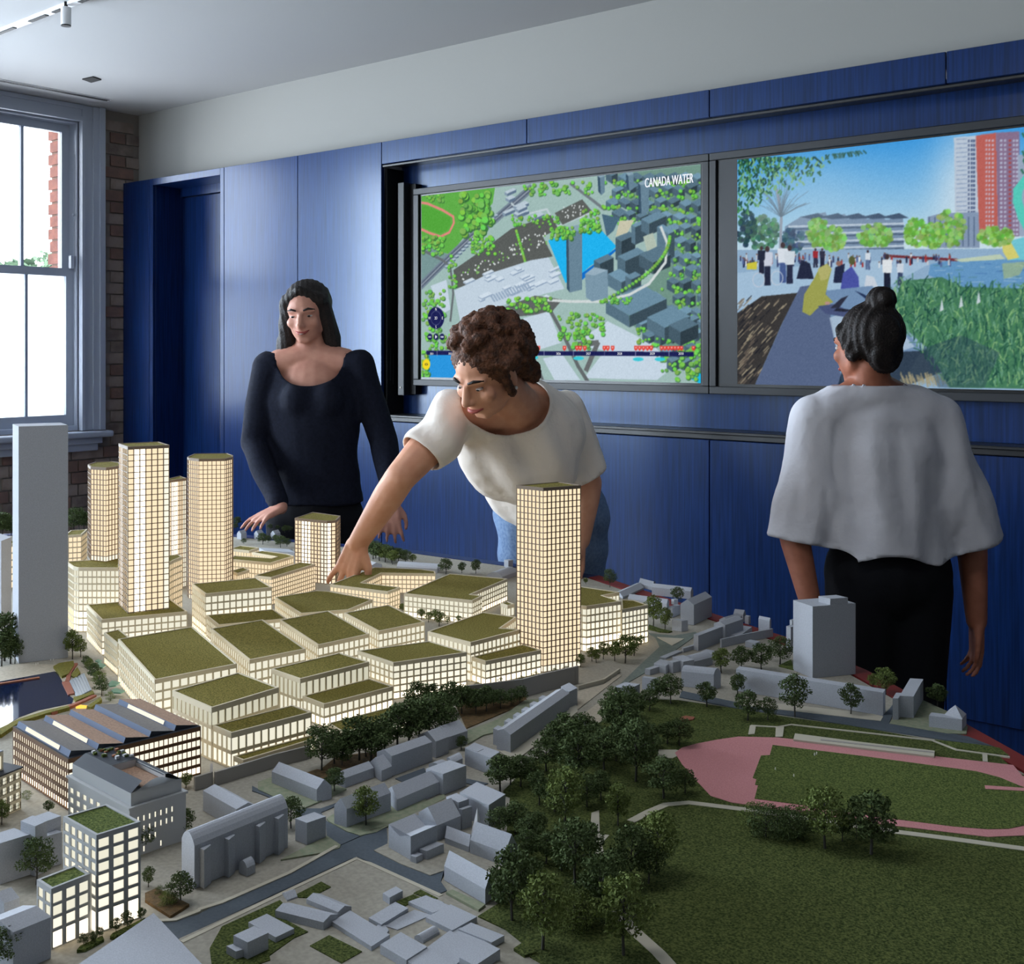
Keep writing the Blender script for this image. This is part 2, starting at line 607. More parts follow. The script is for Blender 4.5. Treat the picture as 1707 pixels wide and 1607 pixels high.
# ceiling fittings
def ceil_pt(u, v, drop=0.0):
    return ray(u, v, (CEIL - drop - CAM_H) * FPX / (HORIZON - v))
p0, p1 = ceil_pt(-60, 74), ceil_pt(150, -9)
d = (p1 - p0).normalized(); n_ = Vector((-d.y, d.x, 0))
tr = thing('lighting_track', 'thin black and white ceiling lighting track in the top left corner', 'track light', (p0 + p1) / 2)
m = MB()
L_ = (p1 - p0).length
def strip(m, a, b, w, z0, z1, mi=0):
    dd = (Vector(b) - Vector(a)).normalized(); nn = Vector((-dd.y, dd.x, 0)) * w / 2
    m.prism(ccw([(a + nn).to_2d(), (a - nn).to_2d(), (b - nn).to_2d(), (b + nn).to_2d()]), z0, z1, mi)
strip(m, p0, p1, .034, CEIL - .014, CEIL)
m.build('channel', 'spot_white', tr)
for a, b in ((.02, .16), (.19, .44), (.56, .69), (.74, .80), (.93, 1.0)):
    m = MB(); strip(m, p0 + d * L_ * a, p0 + d * L_ * b, .02, CEIL - .018, CEIL - .012); m.build('insert', 'matt_black', tr)
q = ceil_pt(110, 3)
sp = thing('ceiling_spotlight', 'white cylinder spotlight hanging from the ceiling track', 'spotlight', q)
m = MB(); m.tube([q, q - Vector((0, 0, .03))], .008, 10); m.build('stem', 'matt_black', sp)
m = MB(); m.tube([q - Vector((0, 0, .025)), q - Vector((0, 0, .103))], .022, 20); o = m.build('body', 'spot_white', sp)
m = MB(); m.tube([q - Vector((0, 0, .1029)), q - Vector((0, 0, .108))], .0215, 20); m.build('lamp_opening', 'matt_black', sp)
q = [ceil_pt(u, v) for u, v in ((137, 131), (155, 127), (169, 132), (152, 136.5))]
m = MB(); m.prism(ccw([p.to_2d() for p in q]), CEIL - .006, CEIL); o = m.build('ceiling_sensor', 'matt_black')
tag(o, 'small black square fitting set flush in the ceiling above the window', 'ceiling fitting')
p0, p1 = ceil_pt(-40, 126), ceil_pt(183, 167)
av = thing('air_slot', 'long narrow air slot in the ceiling along the window wall', 'vent', (p0 + p1) / 2)
m = MB(); strip(m, p0, p1, .05, CEIL - .004, CEIL); m.build('frame', 'spot_white', av)
dd = (p1 - p0).normalized(); nn = Vector((-dd.y, dd.x, 0))
for k in (-.012, .012):
    m = MB(); strip(m, p0 + dd * .01 + nn * k, p1 - dd * .01 + nn * k, .013, CEIL - .006, CEIL - .003); m.build('slot', 'matt_black', av)

# blue panelled wall -------------------------------------------------
PT = 2.518                                       # panel top
GAP = .004
XS = {k: on_y(u, YP)[0] for k, u in dict(a=205, b=248.7, c=373.5, d=496, e=636, f=878, g=1182.5, h=1577).items()}
XE = XS['h'] + (XS['h'] - XS['g'])
XE2 = XE + (XS['h'] - XS['g'])
def panel(x0, x1, z0, z1, label, y=YP, name='wall_panel', cat='panel', th=.022):
    o = boxobj(name, (x0 + GAP / 2, y, z0), (x1 - GAP / 2, y + th, z1), 'blue_veneer')
    bevel(o, .0015, 1)
    return tag(o, label, cat)
panel(XS['a'], XS['b'], .13, PT, 'narrow blue wood panel beside the brick wall', th=.10)
panel(XS['c'], XS['d'], .13, PT, 'tall blue wood panel right of the recessed door', name='cupboard_door')
panel(XS['d'], XS['e'], .13, PT, 'tall blue wood panel behind the dark haired woman, left of the displays', name='cupboard_door')
# recessed door
dx0, dx1, dtop = on_y(254.7, YP)[0], on_y(367, YP)[0], hgt(291.5, on_y(367, YP)[1])
dr = MB()
dr.box((XS['b'] + GAP / 2, YP, 0), (dx0, YP + .022, PT)); dr.box((dx1, YP, 0), (XS['c'] - GAP / 2, YP + .022, PT)); dr.box((dx0, YP, dtop), (dx1, YP + .022, PT))
dr.box((dx0 - .02, YP + .022, 0), (dx0, YP + .26, PT)); dr.box((dx1, YP + .022, 0), (dx1 + .02, YP + .26, PT)); dr.box((dx0 - .02, YP + .022, dtop), (dx1 + .02, YP + .26, dtop + .02))
do = struct(bevel(dr.build('door_1', 'blue_veneer'), .0015, 1))
boxobj('leaf', (dx0, YP + .225, .01), (dx1, YP + .262, dtop - .06), 'blue_veneer', do)
boxobj('transom', (dx0, YP + .20, dtop - .055), (dx1, YP + .262, dtop), 'blue_veneer', do)
hx = dx1 - .012
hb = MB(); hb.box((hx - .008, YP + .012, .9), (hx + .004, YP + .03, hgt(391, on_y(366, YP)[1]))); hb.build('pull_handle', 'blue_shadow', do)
# header panels over the displays, recess, ledge and lower cupboard doors
HZ = 2.403
heads = [('e', 'f', 'first blue header panel, above the left half of the map display'), ('f', 'g', 'second blue header panel, above the right half of the map display'),
         ('g', 'h', 'third blue header panel, above the park picture display')]
for a, b, lab in heads:
    panel(XS[a], XS[b], HZ, PT, lab, name='header_panel')
panel(XS['h'], XE2, HZ, PT, 'last blue header panel, running out of the top right corner', name='header_panel')
LEDGE = 1.105
rc = MB()
rc.box((XS['e'], YR, LEDGE + .001), (XE2, YR + .02, 2.46))
recess = struct(rc.build('wall_recess', 'blue_veneer'))
boxobj('reveal', (XS['e'] - .0, YP + .028, LEDGE + .001), (XS['e'] + .012, YR, HZ - .018), 'matt_black', recess)
sl = MB(); sl.box((XS['e'] + .012, YP + .05, 1.28), (XS['e'] + .016, YP + .056, 1.45)); sl.box((XS['e'] + .012, YP + .07, 1.26), (XS['e'] + .016, YP + .075, 1.42))
sl.build('pull_slot', 'bezel', recess)
rl = MB()
rl.box((XS['e'], YP + .006, HZ - .016), (XE2, YP + .03, HZ - .004)); rl.box((XS['e'], YP + .026, HZ), (XE2, YR - .001, HZ + .012))
tag(bevel(rl.build('shadow_rail', 'black_rail'), .002, 1), 'thin black rail under the blue header panels', 'rail')
sh = MB()
sh.box((XS['e'], YP + .004, LEDGE - .012), (XE2, YR, LEDGE)); sh.box((XS['e'], YP + .018, LEDGE - .034), (XE2, YP + .05, LEDGE - .012))
tag(bevel(sh.build('display_ledge', 'black_rail'), .002, 1), 'thin black ledge below the two displays', 'ledge')
low = [('e', 'f', 'lower blue cupboard door behind the woman in the white T-shirt'), ('f', 'g', 'lower blue cupboard door left of the seam under the display joint'),
       ('g', 'h', 'lower blue cupboard door behind the person in the loose white shirt')]
for a, b, lab in low:
    panel(XS[a], XS[b], .127, LEDGE - .036, lab, name='cupboard_door', cat='panel')
panel(XS['h'], XE2, .127, LEDGE - .036, 'lower blue cupboard door at the right edge of the picture', name='cupboard_door')
struct(boxobj('wall_back_right', (XE2, YP, 0), (XR, YP + .02, PT), 'blue_veneer'))
kb = boxobj('baseboard_back', (XL + .01, YP + .02, 0), (XE2, YP + .04, .122), 'blue_veneer')
struct(kb)

# displays -----------------------------------------------------------
XA0, XA1, ZA0, ZA1 = -4.112, -2.476, 1.300, 2.231
def display(x0, x1, label, act):
    z0, z1 = 1.256, 2.271
    t = thing('wall_display', label, 'screen', ((x0 + x1) / 2, YS, (z0 + z1) / 2))
    ax0, ax1, az0, az1 = act
    b = MB()                                     # frame ring with depth
    for lo, hi in (((x0, YS, z0), (x1, YS + .06, az0 - .012)), ((x0, YS, az1 + .008), (x1, YS + .06, z1)),
                   ((x0, YS, az0 - .012), (ax0 - .012, YS + .06, az1 + .008)), ((ax1 + .012, YS, az0 - .012), (x1, YS + .06, az1 + .008))):
        b.box(lo, hi)
    bevel(b.build('bezel', 'bezel', t), .003, 2)
    boxobj('panel_glass', (ax0 - .014, YS + .012, az0 - .014), (ax1 + .014, YS + .05, az1 + .010), 'bezel_black', t)
    return t
S1 = display(-4.161, -2.432, 'wall display on the left showing an aerial city map', (XA0, XA1, ZA0, ZA1))
S2 = display(-2.429, -.70, 'wall display on the right showing a lakeside park picture', (-2.385, -.745, ZA0, ZA1))
sb = thing('display_bracket', 'black upright mounting bar left of the map display', 'bracket', (-4.25, YS, 1.8))
bevel(boxobj('upright', (-4.250, YS - .022, 1.204), (-4.206, YR, 2.308), 'bezel', sb), .003)
boxobj('backing', (-4.206, YS + .02, 1.21), (-4.163, YR, 2.30), 'matt_black', sb)
m = MB(); m.ball((-4.228, YS - .023, 1.245), .005, 8, 6); m.build('indicator', 'figure', sb)

# ------------------------------------------------------------------ the city model: table and ground
def flat(x, z):
    p = RGT * x + FWD * z
    return (p.x, p.y)
EDGE = [(-.30, 3.70), (-.95, 4.02), (-1.45, 4.10), (-1.95, 4.0), (-2.3, 3.6), (-2.35, 2.4), (-1.9, .95), (.93, .95), (.90, 1.45), (.815, 1.84),
        (.775, 2.05), (.715, 2.33), (.62, 2.59), (.50, 2.81), (.25, 3.297), (-.024, 3.50)]
edge = ccw([flat(x, z) for x, z in EDGE])
tb = thing('display_table', 'large table with a dark red rim carrying the city model', 'table', (*flat(-.6, 2.4), 0))
m = MB()
_in = inset(edge, .042)
for i in range(len(edge)):
    j = (i + 1) % len(edge)
    k = 0 if ((edge[i] + edge[j]) / 2).dot(RGT.to_2d()) > .3 else 1
    m.quad((*edge[i], TABLE), (*edge[j], TABLE), (*_in[j], TABLE), (*_in[i], TABLE), k); m.quad((*edge[i], TABLE - .07), (*edge[j], TABLE - .07), (*edge[j], TABLE), (*edge[i], TABLE), k)
    m.quad((*_in[i], TABLE), (*_in[j], TABLE), (*_in[j], TABLE - .02), (*_in[i], TABLE - .02), k)
m.build('rim', ['rim_red', 'plinth'], tb)
m = MB(); m.prism(inset(edge, .001), TABLE - .07, TABLE - .017); m.build('tray', 'rim_dark', tb)
m = MB(); m.prism(inset(edge, .05), .0, TABLE - .07); m.build('plinth', 'plinth', tb)
board = inset(edge, .048)
mb = thing('city_model', 'ground of the city model with its roads, lawns and running track', 'model', (*flat(-.6, 2.4), TABLE))
m = MB(); m.prism(board, TABLE - .016, TABLE - .0005, 0, 1); m.build('board', ['rim_dark', 'paving'], mb)

def ground(name, pts, material, h=.001, z0=None, label=None):
    """A ground patch: outline in picture pixels, laid on the model's ground."""
    p = [G(u, v, h).to_2d() for u, v in pts]
    p = ccw(p)
    m = MB()
    m.prism(p, TABLE + (z0 if z0 is not None else -.0004), TABLE + h)
    o = m.build(name, material, mb)
    if label:
        o['label'] = label
    return o

def band(name, pts, w, material, h=.001, label=None):
    """A strip of ground w metres wide along pixel points."""
    q = [G(u, v, h).to_2d() for u, v in pts]
    l, r = [], []
    for i, p in enumerate(q):
        d = (q[min(i + 1, len(q) - 1)] - q[max(i - 1, 0)]).normalized()
        n = Vector((-d.y, d.x)) * w / 2
        l.append(p + n); r.append(p - n)
    m = MB()
    for i in range(len(q) - 1):
        m.prism(ccw([l[i], r[i], r[i + 1], l[i + 1]]), TABLE - .0004, TABLE + h)
    o = m.build(name, material, mb)
    if label:
        o['label'] = label
    return o

# park
ground('lawn', [(839, 1318), (888, 1269), (960, 1228), (1010, 1198), (1050, 1172), (1087, 1165)] + c('G', (320, 645), (560, 680), (800, 720)) +
       [(1414, 1209), (1551, 1233), (1600, 1245), (1664, 1259), (1700, 1290), (1850, 1330), (1960, 1607), (1990, 1780), (905, 1740), (905, 1607)] +
       c('F', (560, 1510), (600, 1480), (500, 1400), (340, 1325), (460, 1250)), 'lawn', .0010)
pink = ground('running_track', c('H', (195, 272), (225, 250), (290, 232), (380, 215), (470, 202), (640, 206), (715, 214), (1000, 248), (1320, 287), (1660, 325), (1700, 372)) +
       [(1790, 1318), (1820, 1360), (1770, 1390)] + c('H', (1707, 630), (1550, 636), (1300, 606), (1100, 582), (800, 536), (750, 530), (560, 505), (440, 487), (350, 458), (290, 395), (225, 320)), 'track_pink', .0016)
ground('infield', c('H', (618, 238), (1000, 285), (1320, 328), (1500, 352), (1600, 378), (1690, 415)) + [(1760, 1330), (1757, 1355)] +
       c('H', (1707, 586), (1640, 600), (1550, 602), (1400, 590), (1100, 552), (740, 497), (540, 470), (555, 412), (542, 410), (548, 386), (532, 380), (568, 284), (606, 282)), 'lawn_bright', .0022)
ground('track_finger', c('H', (1537, 413), (1707, 424), (1760, 430), (1760, 441), (1707, 437), (1540, 428)), 'track_pink', .0028)
band('path', c('H', (5, 568), (80, 528), (155, 496), (255, 487), (540, 522), (800, 562), (1140, 612), (1400, 645), (1707, 687), (1850, 705)), .013, 'kerb', .0016, 'pale path curving along the lower side of the running track')
band('path', c('F', (1490, 1640), (1400, 1540), (1260, 1415), (1150, 1290)), .015, 'kerb', .0016, 'pale path at the bottom of the big lawn')
ground('path', c('F', (1005, 720), (1050, 705), (1055, 845), (1110, 850), (1065, 900), (1080, 960), (1040, 1010), (1010, 870), (1000, 800)), 'kerb', .0016, None, 'pale path between the park trees')
ground('path', c('F', (1400, 350), (1500, 350), (1560, 365), (1480, 400), (1390, 395)), 'kerb', .0015, None, 'pale path stub left of the running track')
ground('terrace_step', c('H', (715, 188), (1000, 225), (1320, 263), (1318, 287), (1000, 250), (708, 214)), 'kerb', .0045)
ground('terrace_step', c('H', (826, 212), (1318, 268), (1318, 272), (826, 217)), 'retaining', .0052)
band('path', c('H', (525, 153), (640, 160), (700, 149), (1000, 182), (1310, 217), (1415, 258), (1645, 289)), .0055, 'kerb', .0022, 'thin pale path above the terrace beside the running track')
ground('path', c('H', (632, 162), (668, 158), (662, 202), (630, 203)), 'kerb', .002)
ground('path', c('H', (520, 153), (546, 153), (540, 190), (512, 192)), 'kerb', .002)
ground('path', c('H', (1526, 272), (1548, 274), (1550, 310), (1528, 308)), 'kerb', .002)
ground('lawn', c('H', (1320, 215), (1410, 250), (1640, 282), (1600, 250), (1500, 235)), 'lawn_bright', .0014)
ground('planting_bed', c('G', (320, 715), (345, 707), (382, 712), (375, 722), (330, 726)), 'timber_red', .003)
# roads
road1 = [(230, 1545), (253, 1534), (300, 1532)] + c('E', (240, 1243), (640, 1075), (930, 915), (1030, 858), (1210, 798), (1250, 940)) 
ground('road', [(160, 1640), (252, 1534), (300, 1532)] + c('E', (100, 1318), (240, 1247), (640, 1077), (930, 917), (1210, 795), (1222, 930), (1145, 945), (1320, 1020), (1470, 1085), (1560, 1060)) +
       c('K', (1262, 40), (1245, 100), (1280, 150), (1235, 170)) + c('E', (1340, 1110), (1040, 978), (1000, 990), (600, 1180), (0, 1455)) + [(292, 1552), (330, 1607), (390, 1680), (250, 1700)], 'asphalt', .0008)
ground('road', c('J', (840, 1330), (700, 1240), (690, 1120), (380, 1010), (380, 960), (640, 960), (1000, 830), (1230, 730), (1215, 715), (1240, 740), (1020, 860), (780, 940), (640, 1000), (700, 1090), (900, 1200), (1040, 1240)), 'asphalt', .0008)
ground('road', c('J', (340, 960), (200, 880), (0, 800), (-60, 780), (-60, 730), (0, 760), (240, 870), (420, 965)), 'asphalt', .0008)
ground('road', c('I', (240, 480), (540, 370), (560, 420), (480, 470), (330, 520)), 'asphalt', .0008)
ground('road', c('I', (975, 480), (1200, 530), (1120, 560), (960, 525)), 'asphalt', .0008)
ground('road', c('G', (330, 607), (560, 655), (850, 690), (1120, 725), (1165, 680), (1195, 640), (1215, 650), (1185, 690), (1165, 735), (1480, 790)) + [(1664, 1247), (1680, 1262)] +
       c('G', (1600, 835), (1330, 795), (1000, 745), (800, 712), (560, 678), (320, 632)), 'asphalt', .0012)
ground('road', c('G', (-40, 690), (60, 600), (170, 495), (240, 430), (225, 395), (195, 375), (300, 385), (385, 370), (395, 378), (330, 425), (240, 490), (180, 535), (120, 570), (40, 640), (-60, 745), (-180, 800), (-200, 790)), 'asphalt_pale', .0008)
ground('traffic_island', c('L', (360, 615), (610, 630), (500, 692)), 'kerb', .002)
# pale blocks of pavement, verges
ground('pavement', c('J', (840, 1330), (700, 1235), (230, 1480), (700, 1400), (830, 1360)), 'verge', .0016)
ground('verge', c('J', (0, 690), (140, 640), (700, 700), (900, 760), (600, 900), (440, 965), (360, 950), (210, 860), (0, 765)), 'verge', .0018)
ground('verge', c('J', (700, 1060), (790, 1000), (1707, 620), (1707, 950), (1200, 1200), (1040, 1235), (900, 1190), (720, 1090)), 'verge', .0016)
ground('verge', c('J', (480, 600), (600, 560), (820, 600), (680, 650)), 'earth', .002)
ground('verge', c('J', (640, 660), (1170, 470), (1320, 420), (1200, 380), (800, 430), (640, 560)), 'earth', .0022)
ground('verge', c('Q', (210, 520), (480, 420), (720, 250), (880, 235), (480, 530), (350, 560), (210, 640)), 'verge', .0018)
ground('verge', c('Q', (200, 500), (600, 330), (740, 260), (700, 100), (100, 280)), 'earth', .0014)
ground('pavement', c('I', (20, 1220), (160, 1150), (170, 960), (1030, 560), (1420, 680), (1350, 1400), (1150, 1560), (760, 1420), (600, 1475), (300, 1360)), 'paving', .0018)
ground('pavement', c('I', (-20, 1010), (200, 950), (760, 680), (740, 640), (200, 850), (-40, 930)), 'verge', .0019)
ground('pavement', c('Q', (600, 780), (700, 740), (1190, 350), (1170, 260), (580, 700), (490, 700)), 'kerb', .0018)
ground('plaza', c('Q', (1190, 170), (1420, 110), (1550, 20), (1580, 30), (1170, 350), (1190, 280)), 'plaza', .0009)
ground('plaza', c('Q', (1200, 400), (1600, 110), (1640, 130), (1400, 300), (1440, 400), (1340, 500), (1240, 440)), 'plaza', .0009)
ground('pavement', c('E', (0, 1455), (600, 1182), (1035, 978), (1100, 1010), (1530, 1200), (1700, 1330), (1640, 1480), (1900, 1607), (700, 1720), (200, 1720), (-20, 1475)), 'paving', .0016)
ground('lawn', c('K', (0, 355), (330, 205), (350, 225), (300, 285), (490, 385), (410, 420), (270, 520), (275, 545), (150, 590), (-50, 640), (-70, 480)), 'lawn', .0026)
ground('lawn', c('K', (410, 180), (565, 100), (620, 130), (500, 192), (440, 190)), 'lawn', .0026)
ground('lawn', c('K', (500, 465), (610, 405), (797, 497), (680, 563)), 'lawn', .0026)
ground('lawn', c('K', (990, 215), (1090, 172), (1130, 190), (1040, 240)), 'lawn', .0026)
ground('lawn', c('K', (1090, 165), (1130, 145), (1230, 195), (1190, 205)), 'lawn', .0026)
ground('lawn', c('K', (1275, 160), (1310, 145), (1500, 230), (1460, 260)), 'verge', .0026)
ground('lawn', c('K', (1660, 480), (1720, 440), (1790, 500), (1720, 520)), 'lawn', .0026)
ground('verge', c('G', (560, 665), (800, 690), (1130, 728), (1140, 710), (1100, 700), (560, 640)), 'kerb', .0020)
ground('verge', c('G', (1165, 738), (1190, 700), (1290, 640), (1400, 690), (1480, 750), (1475, 780), (1400, 778)), 'verge', .0020)
ground('verge', c('G', (720, 505), (770, 480), (780, 520)), 'lawn_bright', .0024)
ground('verge', c('L', (285, 500), (400, 540), (500, 560), (470, 570), (380, 565), (280, 540)), 'lawn', .0022)
ground('planting_bed', c('D', (850, 1190), (920, 1160), (1110, 1255), (1000, 1325), (850, 1230)), 'earth', .003)
for q_ in ([(450, 1525), (470, 1500), (600, 1440), (610, 1460), (500, 1520)], [(645, 1445), (660, 1425), (850, 1335), (870, 1355), (670, 1450)]):
    ground('planting_bed', c('D', *q_), 'lawn_bright', .003)
band('kerb', c('D', (880, 1352), (1030, 1345), (1170, 1290)) + c('E', (110, 1285), (250, 1240), (640, 1070), (920, 912)), .006, 'kerb', .0022)
band('kerb', c('E', (10, 1475), (600, 1190), (1030, 988), (1110, 1015), (1530, 1205)), .006, 'kerb', .0022)
# pond and its shore at the left edge
ground('shore', [(-90, 1240), (-90, 1128), (30, 1106)] + c('O', (700, 60), (860, 20), (1040, 80), (1330, 330), (1300, 470), (1000, 600), (600, 650), (250, 760)) + [(0, 1215)], 'plaza', .0012)
ground('pond', [(-120, 1300), (-90, 1150), (0, 1136)] + c('O', (700, 150), (740, 155), (800, 270), (870, 440), (950, 500), (930, 560), (500, 650), (250, 740), (150, 800), (60, 860)) + [(0, 1216)], 'water', .0018)
band('jetty', c('O', (-400, 390), (0, 300), (510, 222)), .007, 'timber', .004)
band('boardwalk', c('O', (650, 680), (900, 590), (1080, 520), (1220, 450)), .009, 'timber_red', .005)
ground('jetty', c('O', (800, 285), (890, 265), (975, 430), (880, 445)), 'timber_red', .004)
band('boardwalk', c('O', (870, 270), (900, 160), (980, 40)), .008, 'timber_red', .0045)
for k in range(12):
    f = k / 12.0
    a, b = c('O', (905 + 190 * f, 265 - 100 * f), (1000 + 190 * f, 480 - 100 * f))
    band('tin_sheet', [a, b], .0032, 'tin', .004 + .0012 * (k % 2))
for nm, pts in (('reed_bed', [(-100, 980), (0, 880), (250, 760), (600, 650), (880, 590), (900, 610), (600, 690), (280, 790), (180, 850), (20, 960)]),
                ('reed_bed', [(690, 80), (760, 40), (950, 10), (960, 60), (880, 180), (800, 210)]), ('reed_bed', [(920, 190), (1000, 90), (1040, 160), (990, 220)]),
                ('reed_bed', [(950, 480), (1100, 440), (1200, 395), (1220, 430), (980, 530)]), ('reed_bed', [(1120, 600), (1300, 480), (1320, 510), (1180, 610)])):
    ground(nm, c('O', *pts), 'straw', .006)
for pts in ([(1240, 60), (1290, 25), (1370, 70), (1330, 100), (1270, 95)], [(1390, 310), (1450, 265), (1560, 290), (1500, 330), (1420, 340)], [(1440, 390), (1500, 360), (1620, 400), (1560, 425), (1470, 420)], [(1230, 10), (1270, -10), (1320, 10), (1280, 30)]):
    ground('canopy_roof', c('O', *pts), 'green_glass', .012, .010)
ground('lamp_glow', c('O', (980, 606), (1040, 580), (1130, 590), (1110, 606)), 'lamp_amber', .003)

# retaining walls along the railway cutting
def wall_run(name, pts, h, w, material, label, cat='model wall'):
    q = [G(u, v, 0).to_2d() for u, v in pts]
    m = MB()
    for a, b in zip(q, q[1:]):
        d = (b - a).normalized(); n = Vector((-d.y, d.x)) * w / 2
        m.prism(ccw([a + n, a - n, b - n, b + n]), TABLE, TABLE + h)
    return tag(m.build(name, material), label, cat)
wall_run('retaining_wall', c('E', (205, 560), (400, 500), (560, 450), (760, 400)), .020, .004, 'retaining', 'grey retaining wall between the lit blocks and the grey barn')
wall_run('retaining_wall', c('Q', (190, 290), (700, 225), (860, 180), (1160, 110), (1190, 100)), .034, .004, 'retaining', 'long grey retaining wall below the right lit tower')
wall_run('cutting_wall', c('Q', (1190, 160), (1420, 100), (1560, 5)), .008, .004, 'kerb', 'low pale wall edging the road right of the lit tower')
wall_run('retaining_wall', c('D', (1140, 590), (1240, 560), (1240, 510)), .020, .004, 'retaining', 'short grey wall at the right end of the sawtooth factory')

# ------------------------------------------------------------------ lit blocks of the model
def pane_mesh(w, h, m):
    b = MB()
    b.box((-w / 2, 0, -h / 2), (w / 2, .0004, h / 2))
    return b.mesh('window_pane', m)

CAMP = Vector((0, 0, CAM_H))
SHARE = {'n': 0}

def facade(e, p, q, z0, z1, ncol, nrow, fm, shade, top=.006, base=.0, mul=.24, tra=.26, depth=.0016, minpx=9.0, budget=None, name='facade', parent=None, cells=None):
    """A wall from p to q (seen from outside p is on the left): frame with real openings, each with a glowing pane set back in it."""
    par = parent or e
    p, q = Vector((p[0], p[1])), Vector((q[0], q[1]))
    d = (q - p)
    L = d.length
    d = d / L
    n = Vector((d.y, -d.x))
    up = Vector((0, 0, 1))
    D, N = Vector((d.x, d.y, 0)), Vector((n.x, n.y, 0))
    P0 = Vector((p.x, p.y, 0))
    cw, chh = L / ncol, (z1 - top - z0 - base) / nrow
    ang = math.atan2(d.y, d.x)
    m = MB()
    def pt(s, z, dep=0.0):
        return P0 + D * s + up * z - N * dep
    m.quad(pt(0, z1 - top), pt(L, z1 - top), pt(L, z1), pt(0, z1))
    if base > 0:
        m.quad(pt(0, z0), pt(L, z0), pt(L, z0 + base), pt(0, z0 + base))
    meshes, stuff = {}, {}
    mid = P0 + D * L / 2 + up * (z0 + z1) / 2
    facing = N.dot(CAMP - mid) > 0
    a0 = project(mid); a1 = project(mid + D * cw * (1 - mul)); a2 = project(mid + up * chh * (1 - tra))
    pw, ph = abs(a1[0] - a0[0]), abs(a2[1] - a0[1])
    single = facing and min(pw, ph) >= minpx
    for r in range(nrow):
        zb, zt = z0 + base + chh * r, z0 + base + chh * (r + 1)
        for k in range(ncol):
            s0, s1 = cw * k, cw * (k + 1)
            a, b = s0 + cw * mul / 2, s1 - cw * mul / 2
            lo, hi = zb + chh * tra / 2, zt - chh * tra / 2
            if cells:
                cc = cells(k, r, ncol, nrow)
                if cc is None:
                    m.quad(pt(s0, zb), pt(s1, zb), pt(s1, zt), pt(s0, zt))
                    continue
                a, b, lo, hi = s0 + cw * cc[0], s0 + cw * cc[1], zb + chh * cc[2], zb + chh * cc[3]
            m.quad(pt(s0, zb), pt(s1, zb), pt(b, lo), pt(a, lo)); m.quad(pt(s1, zb), pt(s1, zt), pt(b, hi), pt(b, lo))
            m.quad(pt(s1, zt), pt(s0, zt), pt(a, hi), pt(b, hi)); m.quad(pt(s0, zt), pt(s0, zb), pt(a, lo), pt(a, hi))
            m.quad(pt(a, lo), pt(b, lo), pt(b, lo, depth), pt(a, lo, depth)); m.quad(pt(b, lo), pt(b, hi), pt(b, hi, depth), pt(b, lo, depth))
            m.quad(pt(b, hi), pt(a, hi), pt(a, hi, depth), pt(b, hi, depth)); m.quad(pt(a, hi), pt(a, lo), pt(a, lo, depth), pt(a, hi, depth))
            mt = shade((k + .5) / ncol, (r + .5) / nrow, facing)
            if single and budget[0] > 0:
                budget[0] -= 1
                key = (mt, round(b - a, 5), round(hi - lo, 5))
                if key not in meshes:
                    meshes[key] = pane_mesh(b - a, hi - lo, mt)
                o = bpy.data.objects.new('window_pane', meshes[key])
                o.location = pt((a + b) / 2, (lo + hi) / 2, depth) - origin_of(par)
                o.rotation_euler = (0, 0, ang)
                link(o, par)
                SHARE['n'] += 1
            else:
                sb_ = stuff.setdefault(mt, MB())
                sb_.quad(pt(a, lo, depth), pt(b, lo, depth), pt(b, hi, depth), pt(a, hi, depth))
    m.build(name, fm, par)
    if stuff:
        ks = list(stuff)
        al = MB()
        for i, k in enumerate(ks):
            al.add(stuff[k].v, stuff[k].f, i)
        o = al.build('window_panes', ks, par)
        o['kind'] = 'stuff'

def roof(e, poly, z1, turf='turf', fm='facade_cream', rim=.0032, parent=None):
    par = parent or e
    inn = inset(poly, rim)
    m = MB()
    n = len(poly)
    for i in range(n):
        a, b = poly[i], poly[(i + 1) % n]
        a2, b2 = inn[i], inn[(i + 1) % n]
        m.quad((a.x, a.y, z1), (b.x, b.y, z1), (b2.x, b2.y, z1), (a2.x, a2.y, z1))
        m.quad((a2.x, a2.y, z1), (b2.x, b2.y, z1), (b2.x, b2.y, z1 - .0016), (a2.x, a2.y, z1 - .0016))
    m.build('parapet', fm, par)
    t = MB()
    t.poly([(p.x, p.y, z1 - .0012) for p in inn])
    t.build('roof_turf' if 'turf' in turf or 'lawn' in turf else 'roof', turf, par)

def sh_low(u, r, f):
    return 'pane_hot' if r < .30 else ('pane_white' if r < .62 else 'pane_soft')
def sh_cool(u, r, f):
    return 'pane_white' if r < .5 else 'pane_soft'
def sh_soft(u, r, f):
    return 'pane_soft' if r < .6 else 'pane_dim'
def sh_peach(u, r, f):
    return 'pane_peach' if r > .03 else 'pane_white'
def strip_shade(a, b):
    def s(u, r, f):
        return 'pane_hot' if a < u < b else ('pane_peach' if u < b + .3 else 'pane_white')
    return s

